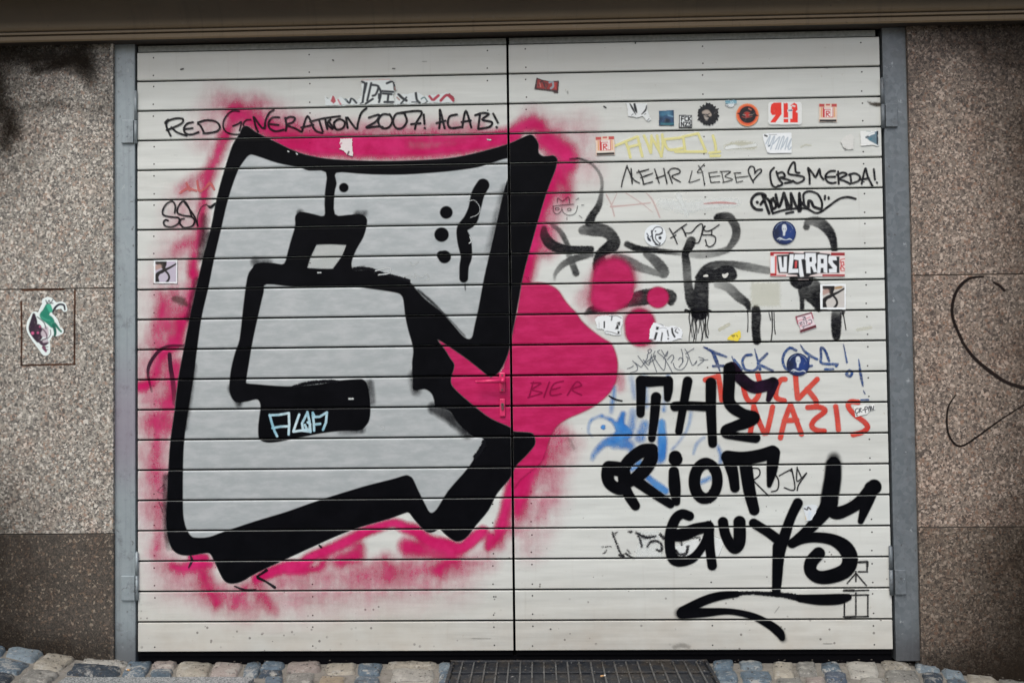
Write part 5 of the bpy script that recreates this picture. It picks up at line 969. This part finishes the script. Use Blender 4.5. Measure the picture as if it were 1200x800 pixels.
gr4(835, 858, 771.5, 781, BL, 2); gr4(866, 892, 772, 780, LB, 2); gr4(837, 862, 783, 794, BL, 2); gr4(868, 902, 784, 798, BL, 2); gr4(838, 866, 796, 808, LB, 2); gr4(870, 904, 800, 812, LB, 2)
gr4(904, 929, 772, 790, BE, 3); gr4(932, 957, 772, 788, GR, 3); gr4(961, 984, 772.5, 783, BL, 3); gr4(966, 992, 785, 795, (.10, .14, .20), 3); gr4(908, 938, 792, 806, GR, 3); gr4(943, 966, 790, 806, PK, 3); gr4(970, 1000, 797, 810, WH, 3); gr4(992, 1026, 772, 790, WH, 4); gr4(1031, 1064, 772, 780.5, BE, 4); gr4(1036, 1074, 783, 795, GR, 4); gr4(1006, 1036, 792, 806, WH, 4); gr4(1040, 1078, 798, 812, BE, 4)
gq([(1071,772),(1094,774),(1104,784),(1078,783)], LB); gq([(1079,785),(1104,787),(1106,798),(1084,797)], DB); gq([(1100,778),(1126,783),(1131,791),(1108,790)], LB); gq([(1109,792),(1132,794),(1134,806),(1112,804)], BL); gq([(1132,786),(1166,791),(1172,799),(1136,797)], BE); gq([(1170,792),(1215,799),(1220,808),(1176,803)], GR); gq([(1138,799),(1174,803),(1180,816),(1142,812)], WH)
pal = [BL, LB, BE, PK, GR, WH, GR, BE, DB]
yy = -.42
row = 0
while yy > -2.4:
    x = -3.2 + (row % 2) * .06
    while x < 3.2:
        w_ = rng.uniform(.10, .15); d = .11
        if not (-1.90 < x + w_ / 2 < -1.00 and yy > -.62):
            quads.append(([(x, yy), (x + w_ - .012, yy + rng.uniform(-.004, .004)), (x + w_ - .012, yy - d + .012), (x, yy - d + .012)], pal[rng.integers(len(pal))]))
        x += w_
    yy -= .115; row += 1
vs, fs, cs = [], [], []
N = 9
for c4, c in quads:
    c4 = np.array(c4) + rng.normal(0, .0035, (4, 2)); cc = np.array(c) * rng.uniform(.85, 1.15); b0 = len(vs); tl = rng.normal(0, .02, 2); hh = rng.uniform(-.003, .003)
    for i in range(N):
        for j in range(N):
            u, v = math.sin((i / (N - 1) * 2 - 1) * 1.45) / math.sin(1.45), math.sin((j / (N - 1) * 2 - 1) * 1.45) / math.sin(1.45)
            # rounded outline
            uu = u * math.sqrt(1 - .13 * v ** 4) * 1.05 + .05 * math.sin(3 * v + b0); vv = v * math.sqrt(1 - .13 * u ** 4) * 1.07 + .05 * math.sin(2.6 * u + b0 * 1.7)
            a, b_ = (uu + 1) / 2, (vv + 1) / 2
            p = (c4[0] * (1 - a) + c4[1] * a) * (1 - b_) + (c4[3] * (1 - a) + c4[2] * a) * b_
            e_ = max(abs(u), abs(v)); hgt = .006 * (1 - .5 * (u * u + v * v) * .6) + hh - (.03 if e_ > .99 else (.005 if e_ > .7 else 0)) + rng.normal(0, .0016) + (tl[0] * u + tl[1] * v) * .05
            k = (1 - e_ ** 6) * .0 ; vs.append((p[0] + rng.normal(0, .0008), min(p[1], -.001 + .02) + rng.normal(0, .0008), ground_z(p[0]) - .006 + hgt)); cs.append((*cc, 1))
    for i in range(N - 1):
        for j in range(N - 1):
            q0 = b0 + i * N + j; fs.append((q0, q0 + N, q0 + N + 1, q0 + 1)[::-1])
me = bpy.data.meshes.new('cobbled_pavement'); me.from_pydata(vs, [], fs); at = me.attributes.new('Col', 'FLOAT_COLOR', 'POINT'); at.data.foreach_set('color', np.array(cs, np.float32).ravel())
me.materials.append(M_STONE)
for p in me.polygons: p.use_smooth = True
tag(link('cobbled_pavement', me), kind='structure')
# granite kerb slab
t = NT('grey_kerb_granite'); w_ = t.coord(); c = t.mix(t.sep(t.voro(170, w_), 0), (.16, .18, .18), (.44, .46, .45)); c = t.mix(t.rng(t.sep(t.voro(240, w_), 1), .7, .75, 0, .8), c, (.05, .06, .06)); t.bump(t.noise(120, 4, .7, w_), .4, .002); M_KERB = t.base(c, .6)
bm = bmesh.new(); kx0, ky0 = on_ground(76, 789.5); kx1, _ = on_ground(304, 789.5); _, kyb = on_ground(300, 789.5)
gz = -.030
box(bm, kx0, kx1, -.62, ky0 + .004, gz - .1, gz + .006, .008, seg=3); tag(obj('kerb', bm, M_KERB), kind='structure')
# iron grate let into the pavement
def mat_iron(name, a, b_):
    t = NT(name); w = t.coord(); c = t.mix(t.noise(20, 5, .7, w), a, b_); c = t.mix(t.rng(t.noise(9, 5, .7, w), .48, .62, 0, .8), c, (.06, .052, .042)); c = t.mix(t.rng(t.noise(60, 4, .7, w), .64, .70, 0, .9), c, (.5, .5, .47))
    t.bump(t.noise(70, 5, .7, w), .7, .004); return t.base(c, t.rng(t.noise(30, 3, .6, w), .3, .7, .3, .75), .3, .5)
M_IRON, M_IRONL = mat_iron('worn_cast_iron', (.012, .015, .02), (.035, .04, .048)), mat_iron('worn_iron_edge', (.05, .055, .06), (.20, .20, .19))
gx0, gy0 = on_ground(529, 774); gx1, _ = on_ground(829, 774)
g = empty('drain_grate', ((gx0 + gx1) / 2, -.2, -.035), 'long dark iron grate set in the cobbles below the middle of the door', 'grate')
gzz = -.034; yf = gy0 - .42
bm = bmesh.new(); box(bm, gx0, gx1, gy0 - .014, gy0, gzz - .04, gzz, .002); box(bm, gx0, gx1, yf, yf + .014, gzz - .04, gzz, .002); box(bm, gx0, gx0 + .014, yf + .0145, gy0 - .0145, gzz - .04, gzz, .002); box(bm, gx1 - .014, gx1, yf + .0145, gy0 - .0145, gzz - .04, gzz, .002); obj('frame', bm, M_IRON, g)
bm = bmesh.new(); box(bm, gx0 + .015, gx1 - .015, yf + .015, gy0 - .015, gzz - .038, gzz - .012); obj('plate', bm, M_IRON, g)
n = 22
for i in range(1, n):
    x = gx0 + (gx1 - gx0) * i / n; bm = bmesh.new(); box(bm, x - .0035, x + .0035, yf + .015, gy0 - .015, gzz - .0115, gzz - .003, .001); obj('grate_bar', bm, M_IRONL, g)
for i in range(1, 3):
    y = gy0 - .42 * i / 3; bm = bmesh.new(); box(bm, gx0 + .015, gx1 - .015, y - .005, y + .005, gzz - .0117, gzz - .0055, .001); obj('cross_bar', bm, M_IRON, g)
# grit and leaf litter swept against the wall
bm = bmesh.new()
for k in range(450):
    x = rng.uniform(-2.3, 2.6); y = -.02 - abs(rng.normal(0, .03)); s_ = rng.uniform(.001, .004)
    if -1.6 < x < 1.6 or k % 2: y = -rng.uniform(0, 1) ** 1.5 * .4 - .0
    t = bmesh.new(); bmesh.ops.create_icosphere(t, subdivisions=1, radius=s_)
    for v in t.verts: v.co = Vector((v.co.x * rng.uniform(.7, 1.6) + x, v.co.y * rng.uniform(.7, 1.3) + y, v.co.z * .6 + ground_z(x) + .004))
    me = bpy.data.meshes.new('t'); t.to_mesh(me); t.free(); bm.from_mesh(me); bpy.data.meshes.remove(me)
tag(obj('grit', bm, simple('grit', (.09, .08, .065), .9, 0, .7, 200)), 'fine grit and crumbs of dirt lying on the cobbles', 'grit', kind='stuff')
# corner falloff of light painted onto the stone, with staining at top right
soot_falloff([I(p, None, s_, d) for p, s_, d in (([(1240,40,60),(1240,120,40)], 110, .7), ([(1240,800,90),(1250,700,60)], 120, .9), ([(1260,200,60),(1260,620,60)], 90, .6), ([(1080,30,20),(1220,40,30)], 30, .45), ([(1100,790,20),(1210,800,40)], 30, .5))], WRo, .0006)
soot_falloff([I(p, None, s_, d) for p, s_, d in (([(-50,40,60),(-50,160,40)], 90, .8), ([(-60,800,90),(-60,640,60)], 100, .75), ([(-30,50,16),(125,52,14)], 24, .4), ([(-30,760,20),(125,768,14)], 24, .45), ([(-60,400,40),(-60,560,40)], 50, .25))], WLo, .0006)
# a few cigarette ends and dry leaves lying on the stones
def butt(px, py, a, lab):
    x, y = on_ground(px, py); z0_ = ground_z(x) + .004
    e = empty('cigarette_end', (x, y, z0_), lab, 'cigarette end')
    dx, dy = math.cos(a), math.sin(a)
    bm = bmesh.new(); cyl(bm, (x, y, z0_), (x + dx * .014, y + dy * .014, z0_), .0036, 12); obj('filter', bm, M_FILT, e)
    bm = bmesh.new(); cyl(bm, (x + dx * .0141, y + dy * .0141, z0_), (x + dx * .023, y + dy * .023, z0_ - .0005), .0036, 12, .0030); obj('paper', bm, M_CIG, e)
M_FILT, M_CIG = simple('orange_filter_paper', (.55, .32, .14), .8, 0, .2, 300), simple('white_cigarette_paper', (.6, .58, .54), .8, 0, .3, 200)
butt(704, 793, .5, 'white cigarette end lying on the iron grate')
butt(152, 786, 2.6, 'orange tipped cigarette end lying by the left stone kerb')
